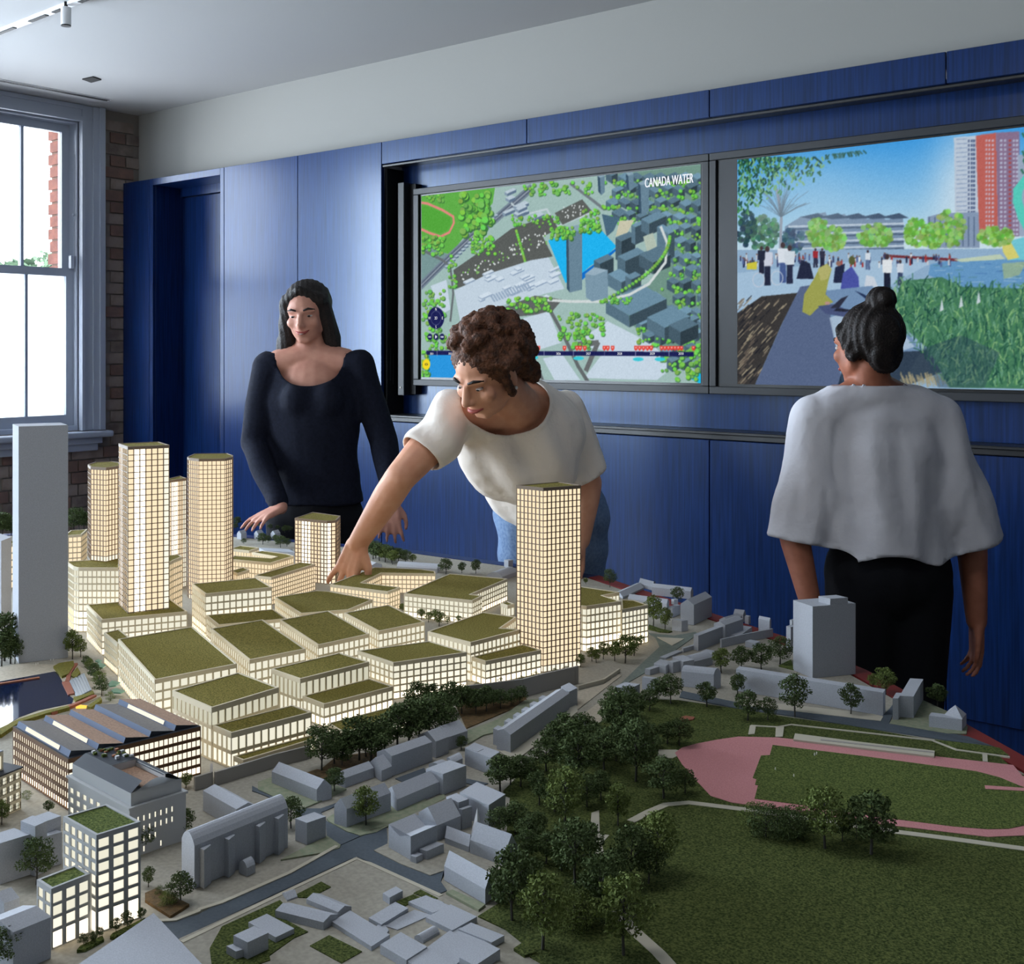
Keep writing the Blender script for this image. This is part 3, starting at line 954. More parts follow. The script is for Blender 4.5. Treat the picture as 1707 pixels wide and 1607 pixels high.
def block(label, pts, h, cw=.012, rows=4, fm='facade_cream', shade=sh_low, base_h=0.0, name='lit_block', cat='model building', top=.006, mul=.20, tra=.22, turf='turf', edges=None, group=None, gf=0.0):
    """pts: roof outline in picture pixels at height h above the model ground."""
    poly = ccw([G(u, v, h).to_2d() for u, v in pts])
    ctr = sum(poly, Vector((0, 0))) / len(poly)
    zb = TABLE + base_h
    e = thing(name, label, cat, (ctr.x, ctr.y, zb), group)
    bud = [290]
    n = len(poly)
    for i in range(n):
        p, q = poly[i], poly[(i + 1) % n]
        L = (q - p).length
        if L < .002:
            continue
        sf = shade
        if edges and i in edges:
            sf = edges[i]
        if gf:                                   # tall ground floor
            facade(e, p, q, zb, zb + gf, max(1, round(L / cw)), 1, fm, lambda u, r, f: 'pane_white' if r < 0 else 'pane_hot', top=.001, mul=mul, tra=.10, budget=bud, name='ground_floor')
        facade(e, p, q, zb + gf, TABLE + h, max(1, round(L / cw)), rows, fm, sf, top=top, mul=mul, tra=tra, budget=bud)
    roof(e, poly, TABLE + h, turf, fm)
    return e

def para(a, f, b, h):
    """Fourth roof corner of a parallelogram whose left, front and right corners are seen at a, f, b; returns the pixel of the back corner."""
    A_, F_, B_ = G(*a, h), G(*f, h), G(*b, h)
    return project(A_ + B_ - F_)

def quadblk(label, a, f, b, h, **k):
    return block(label, [a, f, b, para(a, f, b, h)], h, **k)

# towers
def tower(label, pts, h, cw, ch, shade, base_h=0.0, fm='facade_tower', mul=.16, tra=.13, **k):
    return block(label, pts, h, cw=cw, rows=max(1, round((h - base_h - .006) / ch)), fm=fm, shade=shade, base_h=base_h, name='lit_tower', mul=mul, tra=tra, **k)

T1h = .436
tower('tallest glowing tower, slim and square, with a bright vertical strip of light', [(197.6, 739.1), (213.1, 744.7), (282.5, 741.6), (264.5, 736)], T1h, .0135, .0128, strip_shade(.12, .50))
tower('glowing eight sided tower left of and behind the tallest tower', [(146.2, 774), (151, 778), (176.7, 779.5), (202, 776), (203, 771), (186, 768.7), (158.7, 770)], .3685, .010, .0118, sh_peach, base_h=.147)
tower('glowing round cornered tower right of the tallest tower', [(312, 761.5), (314, 763), (331.4, 765), (375, 764.3), (387.5, 761.5), (389, 759), (379, 755.3), (324, 756)], .365, .0105, .0112, sh_peach)
tower('narrow glowing tower squeezed behind the tallest tower', [(272, 800), (283, 800.5), (311, 797), (300, 793)], .295, .006, .013, strip_shade(.1, .5))
tower('short glowing tower beside the reaching hand', [(491.2, 863.5), (545, 868.4), (560, 867.2), (567.6, 859.7), (521.5, 853.5)], .174, .0108, .0110, strip_shade(.22, .52), mul=.24, tra=.2)
tower('tall glowing tower on the right with a diamond plan and grid facade', [(860.7, 808.8), (905.5, 813.2), (968.5, 808.8), (931, 802.9)], .3697, .0095, .0122, sh_peach, mul=.22)

# low blocks, roughly from back to front
block('lit block under the eight sided tower with a sharp roof corner', c('A', (440, 545), (490, 580), (525, 588), (800, 588), (800, 500), (600, 535)), .147, .010, 9, shade=sh_low)
block('curved lit block just right of the tallest tower', c('A', (1120, 560), (1165, 535), (1222, 512), (1200, 500), (1100, 505)), .14, .0095, 9, shade=sh_peach)
quadblk('lit block far behind the grey slab, at the left', *c('A', (430, 372), (545, 365), (585, 330)), .10, cw=.012, rows=6, shade=sh_peach)
quadblk('lit block showing in the gap left of the grey slab', *c('A', (40, 440), (92, 425), (110, 395)), .12, cw=.012, rows=6, shade=sh_peach)
quadblk('low lit block around the foot of the tallest tower', *c('A', (580, 835), (680, 935), (1255, 880)), .0758, cw=.014, rows=5)
quadblk('narrow lit block with a small roof left of the biggest turf roof', *c('A', (697, 1022), (785, 1095), (890, 1070)), .064, cw=.010, rows=4)
quadblk('lit block with the biggest turf roof', *c('A', (790, 1065), (1035, 1338), (1588, 1230)), .085, cw=.0155, rows=5)
quadblk('tall lit block with a turf roof right of the round cornered tower', *c('B', (80, 695), (170, 762), (617, 718)), .105, cw=.0135, rows=6)
block('lower terrace in front of the tall lit block, with a thin turf roof', c('B', (175, 905), (255, 970), (715, 928), (625, 865)), .058, .0135, 4)
quadblk('lit block with a large dark turf roof in the centre of the group', *c('B', (205, 995), (465, 1205), (842, 1130)), .075, cw=.014, rows=4)
quadblk('lit block whose turf roof lies right of the central one', *c('B', (670, 938), (925, 1105), (1268, 1030)), .072, cw=.0125, rows=4)
block('lit block with a five cornered turf roof in the back row', c('B', (635, 785), (808, 893), (1130, 868), (1290, 800), (1000, 745), (915, 740)), .066, .0125, 4)
quadblk('lit block with a turf roof right of the five cornered one', *c('B', (1100, 890), (1330, 1012), (1640, 950)), .066, cw=.0125, rows=4)
quadblk('long lit block in front of the short tower', *c('B', (500, 640), (612, 652), (908, 562)), .070, cw=.0095, rows=6, shade=sh_peach)
block('U shaped lit block behind, between the round tower and the short tower', c('N', (30, 395), (40, 412), (405, 445), (625, 378), (560, 360), (330, 330), (230, 345), (460, 385), (415, 400), (60, 375)), .062, .0105, 4, shade=sh_peach)
quadblk('small lit block at the foot of the round cornered tower', *c('N', (30, 520), (90, 545), (205, 510)), .05, cw=.010, rows=3, shade=sh_peach)
quadblk('lit block farthest back beside the tiny houses', *c('N', (20, 310), (200, 330), (295, 300)), .055, cw=.011, rows=3, shade=sh_peach)
block('lit courtyard block with a C shaped turf roof', [(550, 974)] + c('B', (1392, 748), (1475, 718), (1215, 687), (1350, 622)) + c('C', (430, 533), (427, 519), (350, 508), (80, 497)), .053, .0115, 4, shade=sh_peach)
block('lit block with a notched turf roof left of the right tower', c('C', (250, 645), (640, 686), (697, 658), (630, 650), (840, 562), (510, 533)), .056, .0125, 4)
block('lit block with a golden turf roof at the foot of the right tower', c('C', (385, 862), (630, 925), (918, 850), (800, 842), (890, 780), (700, 752)), .076, .0125, 4, shade=sh_cool)
block('low terrace of the golden roofed block', c('C', (635, 1006), (715, 1032), (1032, 968), (930, 935)), .0474, .0125, 3)
quadblk('lit block with a grid front and turf roof above the dark trees', *c('C', (-15, 972), (190, 1040), (610, 980)), .068, cw=.0135, rows=5)
quadblk('lit block with tall narrow windows and a thin turf roof', *c('B', (610, 1265), (805, 1332), (1268, 1217)), .070, cw=.0135, rows=2, shade=sh_soft, tra=.14, mul=.22)
block('lit terrace below the block with tall narrow windows', c('B', (820, 1447), (965, 1502), (1428, 1382), (1268, 1330)), .040, .013, 2)
quadblk('lit block with the dark green turf roof nearest the grey barn', *c('D', (1010, 5), (1240, 104), (1635, -15)), .084, cw=.0135, rows=3, shade=sh_soft)
block('stepped lit terrace under the dark green roof', c('E', (190, 207), (300, 252), (772, 130), (660, 88)), .056, .0135, 2, shade=sh_cool)
block('lowest lit terrace nearest the grey barn', c('E', (312, 388), (370, 412), (785, 287), (800, 255)), .020, .0135, 1)
block('lit garden terrace half hidden by the row of trees', c('E', (865, 195), (960, 250), (1380, 130), (1250, 95)), .024, .013, 1)
block('lit block behind the right tower with a notched golden roof', c('C', (1235, 712), (1290, 718), (1488, 690), (1380, 656), (1477, 638), (1245, 604)), .098, .0115, 6)
block('lit block at the right end of the group, with many square windows', c('C', (1490, 738), (1641, 711), (1560, 684), (1486, 680)), .083, .0115, 6)
quadblk('small golden roofed lit annex just left of the right tower', *c('C', (800, 700), (840, 714), (880, 705)), .05, cw=.011, rows=2)
SIGHT = []

# ------------------------------------------------------------------ special lit buildings
H0 = CAM_H - TABLE
def h_of(vt, vb):
    return H0 * (1 - (vt - HORIZON) / (vb - HORIZON))

def sawtooth():
    h = .073
    Lc, F, Rc = (G(*p, h).to_2d() for p in c('D', (75, 215), (400, 405), (1178, 213)))
    e = thing('sawtooth_factory', 'long lit factory with brown bands and a sawtooth roof of skylights', 'model building', (F.x, F.y, TABLE))
    e1, e2 = Rc - F, Lc - F
    poly = [F, Rc, Rc + e2, Lc]
    bud = [0]
    sh = lambda u, r, f: 'pane_white' if r > .2 else 'pane_hot'
    for i in range(4):
        p, q = poly[i], poly[(i + 1) % 4]
        facade(e, p, q, TABLE, TABLE + h, max(4, round((q - p).length / .0075)), 5, 'brown_band', sh, top=.0045, mul=.12, tra=.34, budget=bud)
    m = MB(); m.poly([(p.x, p.y, TABLE + h) for p in poly]); m.build('roof_deck', 'dark_steel', e)
    fr = [.015, .215, .41, .605, .80, .99]
    P3 = lambda s, t, z: (F.x + e1.x * s + e2.x * t, F.y + e1.y * s + e2.y * t, TABLE + h + z)
    ht = .0085
    for i in range(5):
        s0, s1 = fr[i], fr[i + 1]
        sm = s0 + .085 * (s1 - s0)
        t0, t1 = .03, .97
        m = MB()
        m.quad(P3(sm, t0, ht), P3(s1, t0, .001), P3(s1, t1, .001), P3(sm, t1, ht), 0)
        m.quad(P3(s0, t1, .0003), P3(s0, t0, .0003), P3(sm, t0, ht), P3(sm, t1, ht), 1)
        m.poly([P3(s0, t0, .0003), P3(s1, t0, .0003), P3(sm, t0, ht)], 2)
        m.poly([P3(s1, t1, .0003), P3(s0, t1, .0003), P3(sm, t1, ht)], 2)
        r = m.build('sawtooth_bay', ['grey_roof' if i in (0, 3) else 'brown_roof', 'blue_steel', 'dark_steel'], e)
        if i in (0, 1, 4):
            a = .22
            g = MB()
            f = lambda t, k: Vector(P3(s0 + (sm - s0) * k - .004, t, .0003 + ht * k + .0005))
            g.quad(f(.80, .2), f(.2, .2), f(.2, .85), f(.80, .85))
            o = g.build('skylight', 'pane_white', r)
            o['label'] = 'glowing skylight strip'
sawtooth()

def hall():
    h, h2 = .0648, .083
    Lc, F, Rc = (G(*p, h).to_2d() for p in c('D', (400, 502), (760, 692), (1090, 592)))
    e = thing('model_hall', 'grey hall with arched lit windows, a dark roof and a sunken brown court', 'model building', (F.x, F.y, TABLE))
    e1, e2 = Rc - F, Lc - F
    poly = [F, Rc, Rc + e2, Lc]
    cells = lambda k, r, nc, nr: (.36, .66, .22, .78) if (r == 2 or (r == 3) or (r == 1 and k < 5) or (r == 0 and k in (2, 5))) and k < 8 else None
    sh = lambda u, r, f: 'pane_white'
    facade(e, F, Rc, TABLE, TABLE + h, 10, 4, 'facade_grey', sh, top=.012, budget=[100], cells=cells)
    facade(e, Lc, F, TABLE, TABLE + h, 9, 4, 'facade_grey', sh_low, top=.012, mul=.42, tra=.42, budget=[100])
    facade(e, Rc, Rc + e2, TABLE, TABLE + h, 9, 4, 'facade_grey', sh, top=.012, mul=.5, tra=.5, budget=[0])
    facade(e, Rc + e2, Lc, TABLE, TABLE + h, 8, 4, 'facade_grey', sh, top=.012, mul=.5, tra=.5, budget=[0])
    m = MB(); m.prism(inset(poly, -.002), TABLE + h - .003, TABLE + h); m.build('cornice', 'facade_grey', e)
    inn = inset(poly, .004)
    m = MB(); m.prism(inn, TABLE + h, TABLE + h2 - .002); m.build('attic', 'facade_grey', e)
    P3 = lambda s, t, z: Vector((inn[0].x + (inn[1] - inn[0]).x * s + (inn[3] - inn[0]).x * t, inn[0].y + (inn[1] - inn[0]).y * s + (inn[3] - inn[0]).y * t, TABLE + h2 + z))
    m = MB()                                     # slate slopes around the sunken court
    ring_o = [(0, 0), (1, 0), (1, 1), (0, 1)]
    ring_m = [(.2, .03), (.8, .03), (.8, .97), (.2, .97)]
    m.quad(P3(0, 0, -.002), P3(.24, .02, .009), P3(.24, .98, .009), P3(0, 1, -.002))
    m.quad(P3(1, 1, -.002), P3(.76, .98, .009), P3(.76, .02, .009), P3(1, 0, -.002))
    m.quad(P3(.24, .55, .009), P3(.76, .55, .009), P3(.76, .98, .009), P3(.24, .98, .009))
    m.quad(P3(.24, .02, .009), P3(.30, .06, .006), P3(.30, .50, .006), P3(.24, .55, .009))
    m.quad(P3(.76, .02, .009), P3(.76, .55, .009), P3(.70, .50, .006), P3(.70, .06, .006))
    m.build('slate_roof', 'slate', e)
    g = MB()
    n = 10
    top = [P3(k / n, 0, -.002 + .011 * (.5 - .5 * math.cos(2 * math.pi * k / n)) if k not in () else 0) for k in range(n + 1)]
    for k in range(n):
        a, b = P3(k / n, 0, -.002), P3((k + 1) / n, 0, -.002)
        g.quad(a, b, top[k + 1], top[k])
        g.quad(b, a, top[k], top[k + 1])
    g.build('wavy_parapet', 'facade_grey', e)
    m = MB(); m.quad(P3(.24, .02, .0), P3(.76, .02, .0), P3(.76, .55, .0), P3(.24, .55, .0)); m.build('court_floor', 'brown_roof', e)
    m = MB(); m.quad(P3(.76, .52, 0), P3(.24, .52, 0), P3(.24, .52, .009), P3(.76, .52, .009)); m.quad(P3(.72, .04, 0), P3(.72, .52, 0), P3(.72, .52, .008), P3(.72, .04, .008)); m.build('court_wall', 'model_white', e)
    g = MB()
    for k in range(26):
        s, t = random.uniform(.3, .74), random.uniform(.6, .95)
        q = P3(s, t, .009)
        r_ = .0018
        g.box(q - Vector((r_, r_, 0)), q + Vector((r_, r_ * 1.6, random.uniform(.001, .004))), random.choice((0, 0, 1, 1, 2)))
    o = g.build('roof_garden', ['lawn_bright', 'model_white', 'timber'], e)
    o['kind'] = 'stuff'
hall()

quadblk('white lit tower in the near left corner with a grass roof', *c('D', (370, 742), (565, 852), (825, 772)), .110, cw=.0155, rows=6, fm='facade_grey', shade=sh_cool, turf='lawn_bright', mul=.30, tra=.26, top=.004, gf=.026)
quadblk('white lit annex in front of the near left tower, with a small grass roof', *c('D', (215, 1112), (300, 1167), (530, 1077)), .066, cw=.0185, rows=3, fm='facade_grey', shade=sh_cool, turf='lawn_bright', mul=.30, tra=.22, top=.005, gf=.020)

def white_house():
    h, h2 = .060, .086
    F, B = (G(*p, h).to_2d() for p in c('D', (-110, 545), (124, 450)))
    d = (B - F).normalized(); n = Vector((-d.y, d.x))
    e = thing('model_mansion_block', 'white model building with black framed windows at the left edge', 'model building', (F.x, F.y, TABLE))
    W = .10
    poly = [F, B, B + n * W, F + n * W]
    sh = lambda u, r, f: 'pane_dim' if r < .28 else 'pane_soft'
    for i in range(4):
        facade(e, poly[i], poly[(i + 1) % 4], TABLE, TABLE + h, 6 if i % 2 == 0 else 7, 4, 'facade_cream', sh, top=.004, mul=.42, tra=.36, budget=[60])
    m = MB(); m.prism(inset(poly, -.002), TABLE + h - .002, TABLE + h); m.build('cornice', 'dark_steel', e)
    p2 = [F + n * .012 - d * .0, B - d * .020 + n * .012, B - d * .020 + n * .09, F + n * .09]
    for i in range(4):
        facade(e, p2[i], p2[(i + 1) % 4], TABLE + h, TABLE + h2, 4 if i % 2 == 0 else 5, 1, 'facade_cream', sh_soft, top=.003, mul=.5, tra=.2, budget=[20])
    m = MB(); m.prism(p2, TABLE + h2, TABLE + h2 + .0015); m.build('roof', 'model_grey', e)
    # black window frames
    g = MB()
    for k in range(6):
        for r in range(4):
            s0 = (B - F).length / 6 * (k + .5)
            z0 = TABLE + (h - .004) / 4 * (r + .5)
            q = F + d * s0 - n * .0006
            for a, b, lo, hi in ((-.0048, -.0040, -.0042, .0042), (.0040, .0048, -.0042, .0042), (-.0004, .0004, -.0042, .0042), (-.0048, .0048, -.0046, -.0040), (-.0048, .0048, .0, .0006)):
                v0, v1 = q + d * a, q + d * b
                g.quad((v0.x, v0.y, z0 + lo), (v1.x, v1.y, z0 + lo), (v1.x, v1.y, z0 + hi), (v0.x, v0.y, z0 + hi))
    o = g.build('window_frames', 'matt_black', e)
    o['kind'] = 'stuff'
white_house()

# ------------------------------------------------------------------ plain grey model buildings
def volume(m1, m2, poly, z0, h, kind, axis, rise):
    """Walls into m1, roof into m2; poly = [front, right, back, left] plan corners, counter-clockwise from above."""
    F, B, K, A = poly
    zt = z0 + h
    top = lambda p, z=0.0: (p.x, p.y, zt + z)
    bot = lambda p: (p.x, p.y, z0)
    for p, q in ((F, B), (B, K), (K, A), (A, F)):
        m1.quad(bot(p), bot(q), top(q), top(p))
    if kind == 'flat':
        m2.quad(top(F), top(B), top(K), top(A))
        return
    if axis == 'R':                              # ridge runs with the right hand face; ends over A-F and B-K
        e0, e1, s0, s1 = (F, A), (B, K), (F, B), (A, K)
    else:                                        # ridge runs with the left hand face; ends over F-B and A-K
        e0, e1, s0, s1 = (B, F), (K, A), (B, K), (F, A)
    n = 2 if kind in ('gable', 'hip') else 8
    prof = []
    for k in range(n + 1):
        t = k / n
        z = rise * (1 - abs(2 * t - 1)) if n == 2 else rise * math.sin(math.pi * t) ** .8
        prof.append((t, z))
    sh = .5 if kind == 'hip' else 0
    def at(e, t, z, other, s):
        p = e[0].lerp(e[1], t)
        if s and z:
            p = p.lerp(other[0].lerp(other[1], t), s)
        return top(p, z)
    a = [at(e0, t, z, e1, sh * .999) for t, z in prof]
    b = [at(e1, t, z, e0, sh * .999) for t, z in prof]
    for k in range(n):
        m2.quad(a[k], b[k], b[k + 1], a[k + 1])
    if kind == 'hip':
        m2.poly(a[::-1]); m2.poly(b)
    else:
        m1.poly(a[::-1]); m1.poly(b)

def quad_plan(a, f, b, h):
    A_, F_, B_ = G(*a, h).to_2d(), G(*f, h).to_2d(), G(*b, h).to_2d()
    K = A_ + B_ - F_
    return [F_, B_, K, A_]

def grey(label, k, a, f, vb, b, kind='flat', axis='R', rise=.01, h=None, extra=(), name='grey_building', m='model_grey', group=None, z0=0):
    """Left roof corner a, front roof corner f with the foot of its edge at vb, right roof corner b (pixels of crop k)."""
    a, f, b = c(k, a), c(k, f), c(k, b)
    if h is None:
        vb = c(k, (0, vb))[1]
        h = h_of(f[1], vb)
    poly = quad_plan(a, f, b, h)
    e = thing(name, label, 'model building', (poly[0].x, poly[0].y, TABLE), group)
    m1, m2 = MB(), MB()
    volume(m1, m2, poly, TABLE, h, kind, axis, rise)
    m1.build('walls', m, e); m2.build('roof', m, e)
    for ex in extra:
        ex(e, poly, h)
    return e

def wing(k, a, f, vb, b, kind='flat', axis='R', rise=.006, z0=0.0, h=None, nm='wing'):
    """A further volume of the same building as a part of its own."""
    def do(e, poly, hh):
        a_, f_, b_ = c(k, a), c(k, f), c(k, b)
        ht = h if h is not None else h_of(f_[1], c(k, (0, vb))[1])
        p = quad_plan(a_, f_, b_, ht)
        m1 = MB()
        volume(m1, m1, p, TABLE + z0, ht - z0, kind, axis, rise)
        m1.build(nm, 'model_grey', e)
    return do

def pilasters(fr, depth=.009, hf=.9):
    def do(e, poly, h):
        F, B = poly[0], poly[1]
        d = (B - F); n = Vector((d.y, -d.x)).normalized()
        for s0, s1 in fr:
            p, q = F + d * s0, F + d * s1
            m = MB(); m.prism(ccw([p - n * .001, q - n * .001, q + n * depth * .35, p + n * depth]), TABLE, TABLE + h * hf); m.build('buttress', 'model_grey', e)
    return do

def box_on(k, a, f, b, hb, dh, nm='roof_box'):
    def do(e, poly, h):
        p = quad_plan(c(k, a), c(k, f), c(k, b), hb + dh)
        m = MB(); m.prism(ccw(p), TABLE + hb, TABLE + hb + dh); m.build(nm, 'model_grey', e)
    return do

grey('tall plain grey slab standing at the left in front of the window', 'P', (21, 706.7), (31, 711), 1106, (113.5, 708.5))
grey('second plain slab, lower, cut off by the left edge of the picture', 'A', (-70, 385), (8, 409), 965, (76, 382))
grey('grey plain tower block on the right with a small box on its roof', 'G', (778, 242), (856, 268), 557, (1029, 255), extra=(box_on('G', (880, 226), (927, 237), (998, 232), .1416, .012),))
grey('long low grey slab in front of the grey tower block', 'G', (548, 520), (1140, 615), 708, (1149, 601))
grey('thin grey block half hidden behind the left side of the grey tower block', 'G', (750, 347), (768, 352), 450, (790, 346), extra=(box_on('G', (764, 322), (774, 326), (786, 322), .04, .012),))
grey('narrow grey house with a low front wing near the red rim', 'P', (1499.9, 1159.6), (1522.9, 1161), 1198.8, (1539, 1132), extra=(wing('P', (1488, 1164), (1497.3, 1164.3), 1202, (1503, 1155), nm='front_wing'),))
grey('low grey pavilion with a pyramid roof at the right end of the model', 'P', (1548.6, 1193), (1603.6, 1199.6), 1220.3, (1607, 1194),
     extra=(wing('P', (1574, 1191.5), (1604, 1198.2), 1219, (1611, 1190), kind='hip', rise=.016, nm='pyramid_roof'),))
# houses at the far right corner of the lit group
grey('grey gabled house standing alone beside the road bend at the back', 'L', (575, 312), (697, 322), 507, (863, 247), 'gable', 'R', .012)
grey('small grey box in front of the lone gabled house', 'L', (497, 455), (585, 468), 568, (643, 460))
grey('long grey gabled row at the back edge behind the round leafy tree', 'L', (312, 158), (668, 197), 270, (692, 190), 'gable', 'L', .009)
grey('grey gabled wing behind the right lit block, sloping up to the right', 'L', (-20, 205), (45, 250), 268, (240, 162), 'gable', 'R', .007)
grey('small grey gabled house topping the row at the back edge', 'L', (190, 122), (318, 155), 190, (345, 112), 'gable', 'L', .008)
grey('grey gabled house directly behind the right end of the lit group', 'L', (92, 262), (448, 312), 440, (470, 285), 'gable', 'L', .008)
grey('narrow grey house between the two pale back trees and the lone gabled house', 'L', (462, 342), (500, 352), 440, (572, 322), extra=(box_on('L', (490, 268), (515, 274), (552, 268), .03, .012),))
grey('grey terrace house at the left end of the stepped row by the traffic island', 'L', (695, 592), (738, 605), 745, (1000, 505))
grey('tall grey terrace in the middle of the stepped row', 'L', (880, 490), (985, 508), 660, (1150, 450), 'gable', 'R', .006)
grey('grey terrace behind the middle one with a raised roof', 'L', (930, 455), (1010, 460), 560, (1140, 425), 'gable', 'R', .006)
grey('small grey gabled house crowning the stepped row', 'L', (1060, 402), (1150, 412), 480, (1176, 402), 'gable', 'L', .010)
grey('low grey extension in front of the stepped row', 'L', (1010, 592), (1115, 608), 655, (1232, 522))
grey('little grey cube at the back end of the stepped row', 'L', (1165, 422), (1200, 430), 500, (1218, 422))
grey('grey sentry like house standing alone left of the grey tower block', 'L', (1290, 448), (1392, 468), 597, (1407, 462), 'gable', 'L', .006)
grey('small flat grey cube among the trees left of the grey tower block', 'L', (1168, 655), (1262, 674), 726, (1306, 656))
wall_run('garden_wall', c('L', (945, 712), (1200, 655), (1418, 612)), .018, .004, 'model_grey', 'long grey garden wall behind the stepped row')
grey('first stepped grey terrace house beside the pale road', 'L', (248, 907), (296, 915), 968, (405, 880))
grey('second stepped grey terrace house beside the pale road', 'L', (330, 857), (440, 882), 955, (500, 842))
grey('third stepped grey terrace house, with a taller front', 'L', (455, 838), (505, 850), 948, (588, 832))
grey('fourth stepped grey terrace house with a raised roof', 'L', (500, 797), (600, 842), 945, (700, 825))
grey('barrel roofed grey house at the end of the stepped terrace', 'L', (605, 800), (702, 842), 915, (870, 800), 'barrel', 'R', .007)
grey('low pale grey house behind the barrel roofed one', 'L', (755, 752), (880, 778), 835, (935, 752))
grey('low grey wall like building behind the stepped terrace', 'L', (382, 800), (440, 806), 822, (592, 742))
grey('low grey shed between the stepped terrace and the traffic island', 'L', (585, 715), (602, 722), 760, (738, 682))
grey('broad grey house with a curved roof in front of the stepped terrace', 'L', (582, 930), (880, 960), 1100, (945, 940), 'barrel', 'L', .010)
grey('pale grey cube beside the park trees at the road', 'L', (-30, 1072), (108, 1090), 1200, (202, 1047))
grey('small pale grey house behind the cube at the park corner', 'L', (222, 985), (350, 1003), 1112, (372, 992))
# back edge behind the lit blocks
grey('low grey barrel roof behind the notched roof block', 'C', (210, 492), (440, 507), 530, (455, 488), 'barrel', 'L', .010)
grey('grey barrel roofed hall left of the right lit tower at the back', 'C', (720, 545), (810, 552), 575, (900, 520), 'barrel', 'R', .012)
grey('small grey chimney like box beside the right tower at the back', 'C', (820, 455), (845, 460), 500, (872, 455))
grey('low grey roof beside the reaching hand', 'C', (-20, 470), (60, 492), 515, (125, 480), 'gable', 'L', .008)
for i, (x, lab) in enumerate(((85, 'tiny grey gabled house at the back, nearest the round tower'), (247, 'tiny grey gabled house at the back, middle one of three'), (405, 'tiny grey gabled house at the back, nearest the short tower'))):
    grey(lab, 'N', (x, 165), (x + 40, 172), 225, (x + 92, 160), 'gable', 'R', .010, name='tiny_house')
grey('long low grey sawtooth roofed row at the back', 'N', (290, 300), (350, 330), 365, (640, 345), extra=tuple(wing('N', (345 + 27 * i, 322 + i), (355 + 27 * i, 330 + i), 350, (372 + 27 * i, 325 + i), 'gable', 'R', .005, nm='roof_tooth') for i in range(10)))
# grey quarter in the foreground
grey('long grey building with a barrel roof and four buttresses', 'E', (10, 868), (85, 915), 1167, (632, 690), 'barrel', 'R', .013, extra=(pilasters(((.05, .15), (.30, .40), (.63, .73), (.84, .94))),))
grey('tiny barrel roofed hut at the front of the buttressed building', 'E', (345, 1022), (393, 1045), 1095, (441, 1020), 'barrel', 'R', .007)
grey('grey barn with a gabled roof below the lowest lit terrace', 'J', (140, 585), (598, 768), 902, (749, 732), 'gable', 'L', .012)
grey('small flat grey block between the buttressed building and the side street', 'J', (380, 1062), (497, 1108), 1332, (690, 1042))
grey('gabled grey house at the street corner with a tree in front', 'J', (775, 928), (901, 968), 1166, (1350, 802), 'gable', 'R', .012)
grey('gabled grey house next in the row, with raised white gable walls', 'I', (150, 600), (258, 698), 828, (706, 508), 'gable', 'R', .012)
grey('long grey house with a shallow gable along the tree row', 'I', (50, 205), (203, 250), 458, (622, 103), 'gable', 'R', .007)
grey('small steep gabled house left of the long grey house', 'J', (1130, 495), (1256, 578), 688, (1362, 532), 'gable', 'R', .014)
grey('low grey house left of the steep gabled one, behind a round tree', 'J', (785, 607), (885, 652), 752, (1178, 548), 'gable', 'R', .007)
grey('first of two gabled houses standing behind the long grey house', 'F', (-5, 262), (93, 303), 400, (168, 275), 'gable', 'R', .011)
grey('second gabled house behind the long grey house, before the pale verge', 'F', (72, 232), (166, 278), 355, (279, 240), 'gable', 'R', .012)
def rear_wings(e, poly, h):
    for s in (.05, .22, .36, .50, .64, .80):
        F, B, K, A = poly
        p = A.lerp(K, s); q = A.lerp(K, s + .07)
        n = (A - F).normalized() * .016
        m = MB(); m.prism(ccw([p, q, q + n, p + n]), TABLE, TABLE + h * .86); m.build('rear_wing', 'model_grey', e)
grey('very long grey terrace running towards the right lit tower', 'Q', (470, 520), (592, 560), 728, (1112, 192), 'gable', 'R', .006, extra=(rear_wings, wing('Q', (1040, 130), (1112, 178), 330, (1186, 142), nm='end_wing')))
grey('grey block with a two part curved front beside the dark trees', 'I', (958, 170), (1222, 268), 442, (1318, 205), 'flat', extra=(wing('I', (958, 165), (1085, 205), 380, (1150, 175), nm='end_wing'),))
grey('tall stepped grey building with dormers in the second row', 'I', (556, 378), (732, 435), 652, (972, 345), extra=(wing('I', (585, 335), (705, 358), 470, (790, 325), 'barrel', 'R', .004, nm='dormer'), wing('I', (770, 270), (825, 325), 440, (936, 272), 'barrel', 'R', .004, nm='dormer')))
grey('large grey flat roofed block at the edge of the park trees', 'I', (905, 622), (1203, 755), 1010, (1376, 642), extra=(wing('I', (765, 668), (893, 728), 1000, (1000, 690), nm='side_wing'), wing('I', (895, 792), (930, 802), 1022, (1030, 768), nm='front_wing')))
grey('grey house with a steep roof in the middle of the front block', 'I', (480, 830), (672, 965), 1140, (916, 864), 'gable', 'R', .016)
grey('grey house with a butterfly roof facing the road junction', 'I', (172, 952), (399, 1077), 1337, (668, 962), 'gable', 'R', -.008)
grey('lower small box against the butterfly roofed house', 'I', (395, 1272), (455, 1292), 1370, (527, 1257))
grey('larger small box against the butterfly roofed house', 'I', (488, 1207), (568, 1228), 1332, (742, 1152))
grey('low grey hall joined to the left of the little church', 'I', (752, 1090), (1000, 1185), 1257, (1032, 1090), 'gable', 'L', .010)
def spire(e, poly, h):
    q = G(*c('I', (1085, 1062)), h * .6)
    m = MB(); r_ = .006
    b = [(q.x - r_, q.y - r_), (q.x + r_, q.y - r_), (q.x + r_, q.y + r_), (q.x - r_, q.y + r_)]
    m.prism(b, TABLE, q.z); tip = (q.x, q.y, q.z + .036)
    for i in range(4):
        m.poly([(b[i][0], b[i][1], q.z), (b[(i + 1) % 4][0], b[(i + 1) % 4][1], q.z), tip])
    m.build('spire', 'model_white', e)
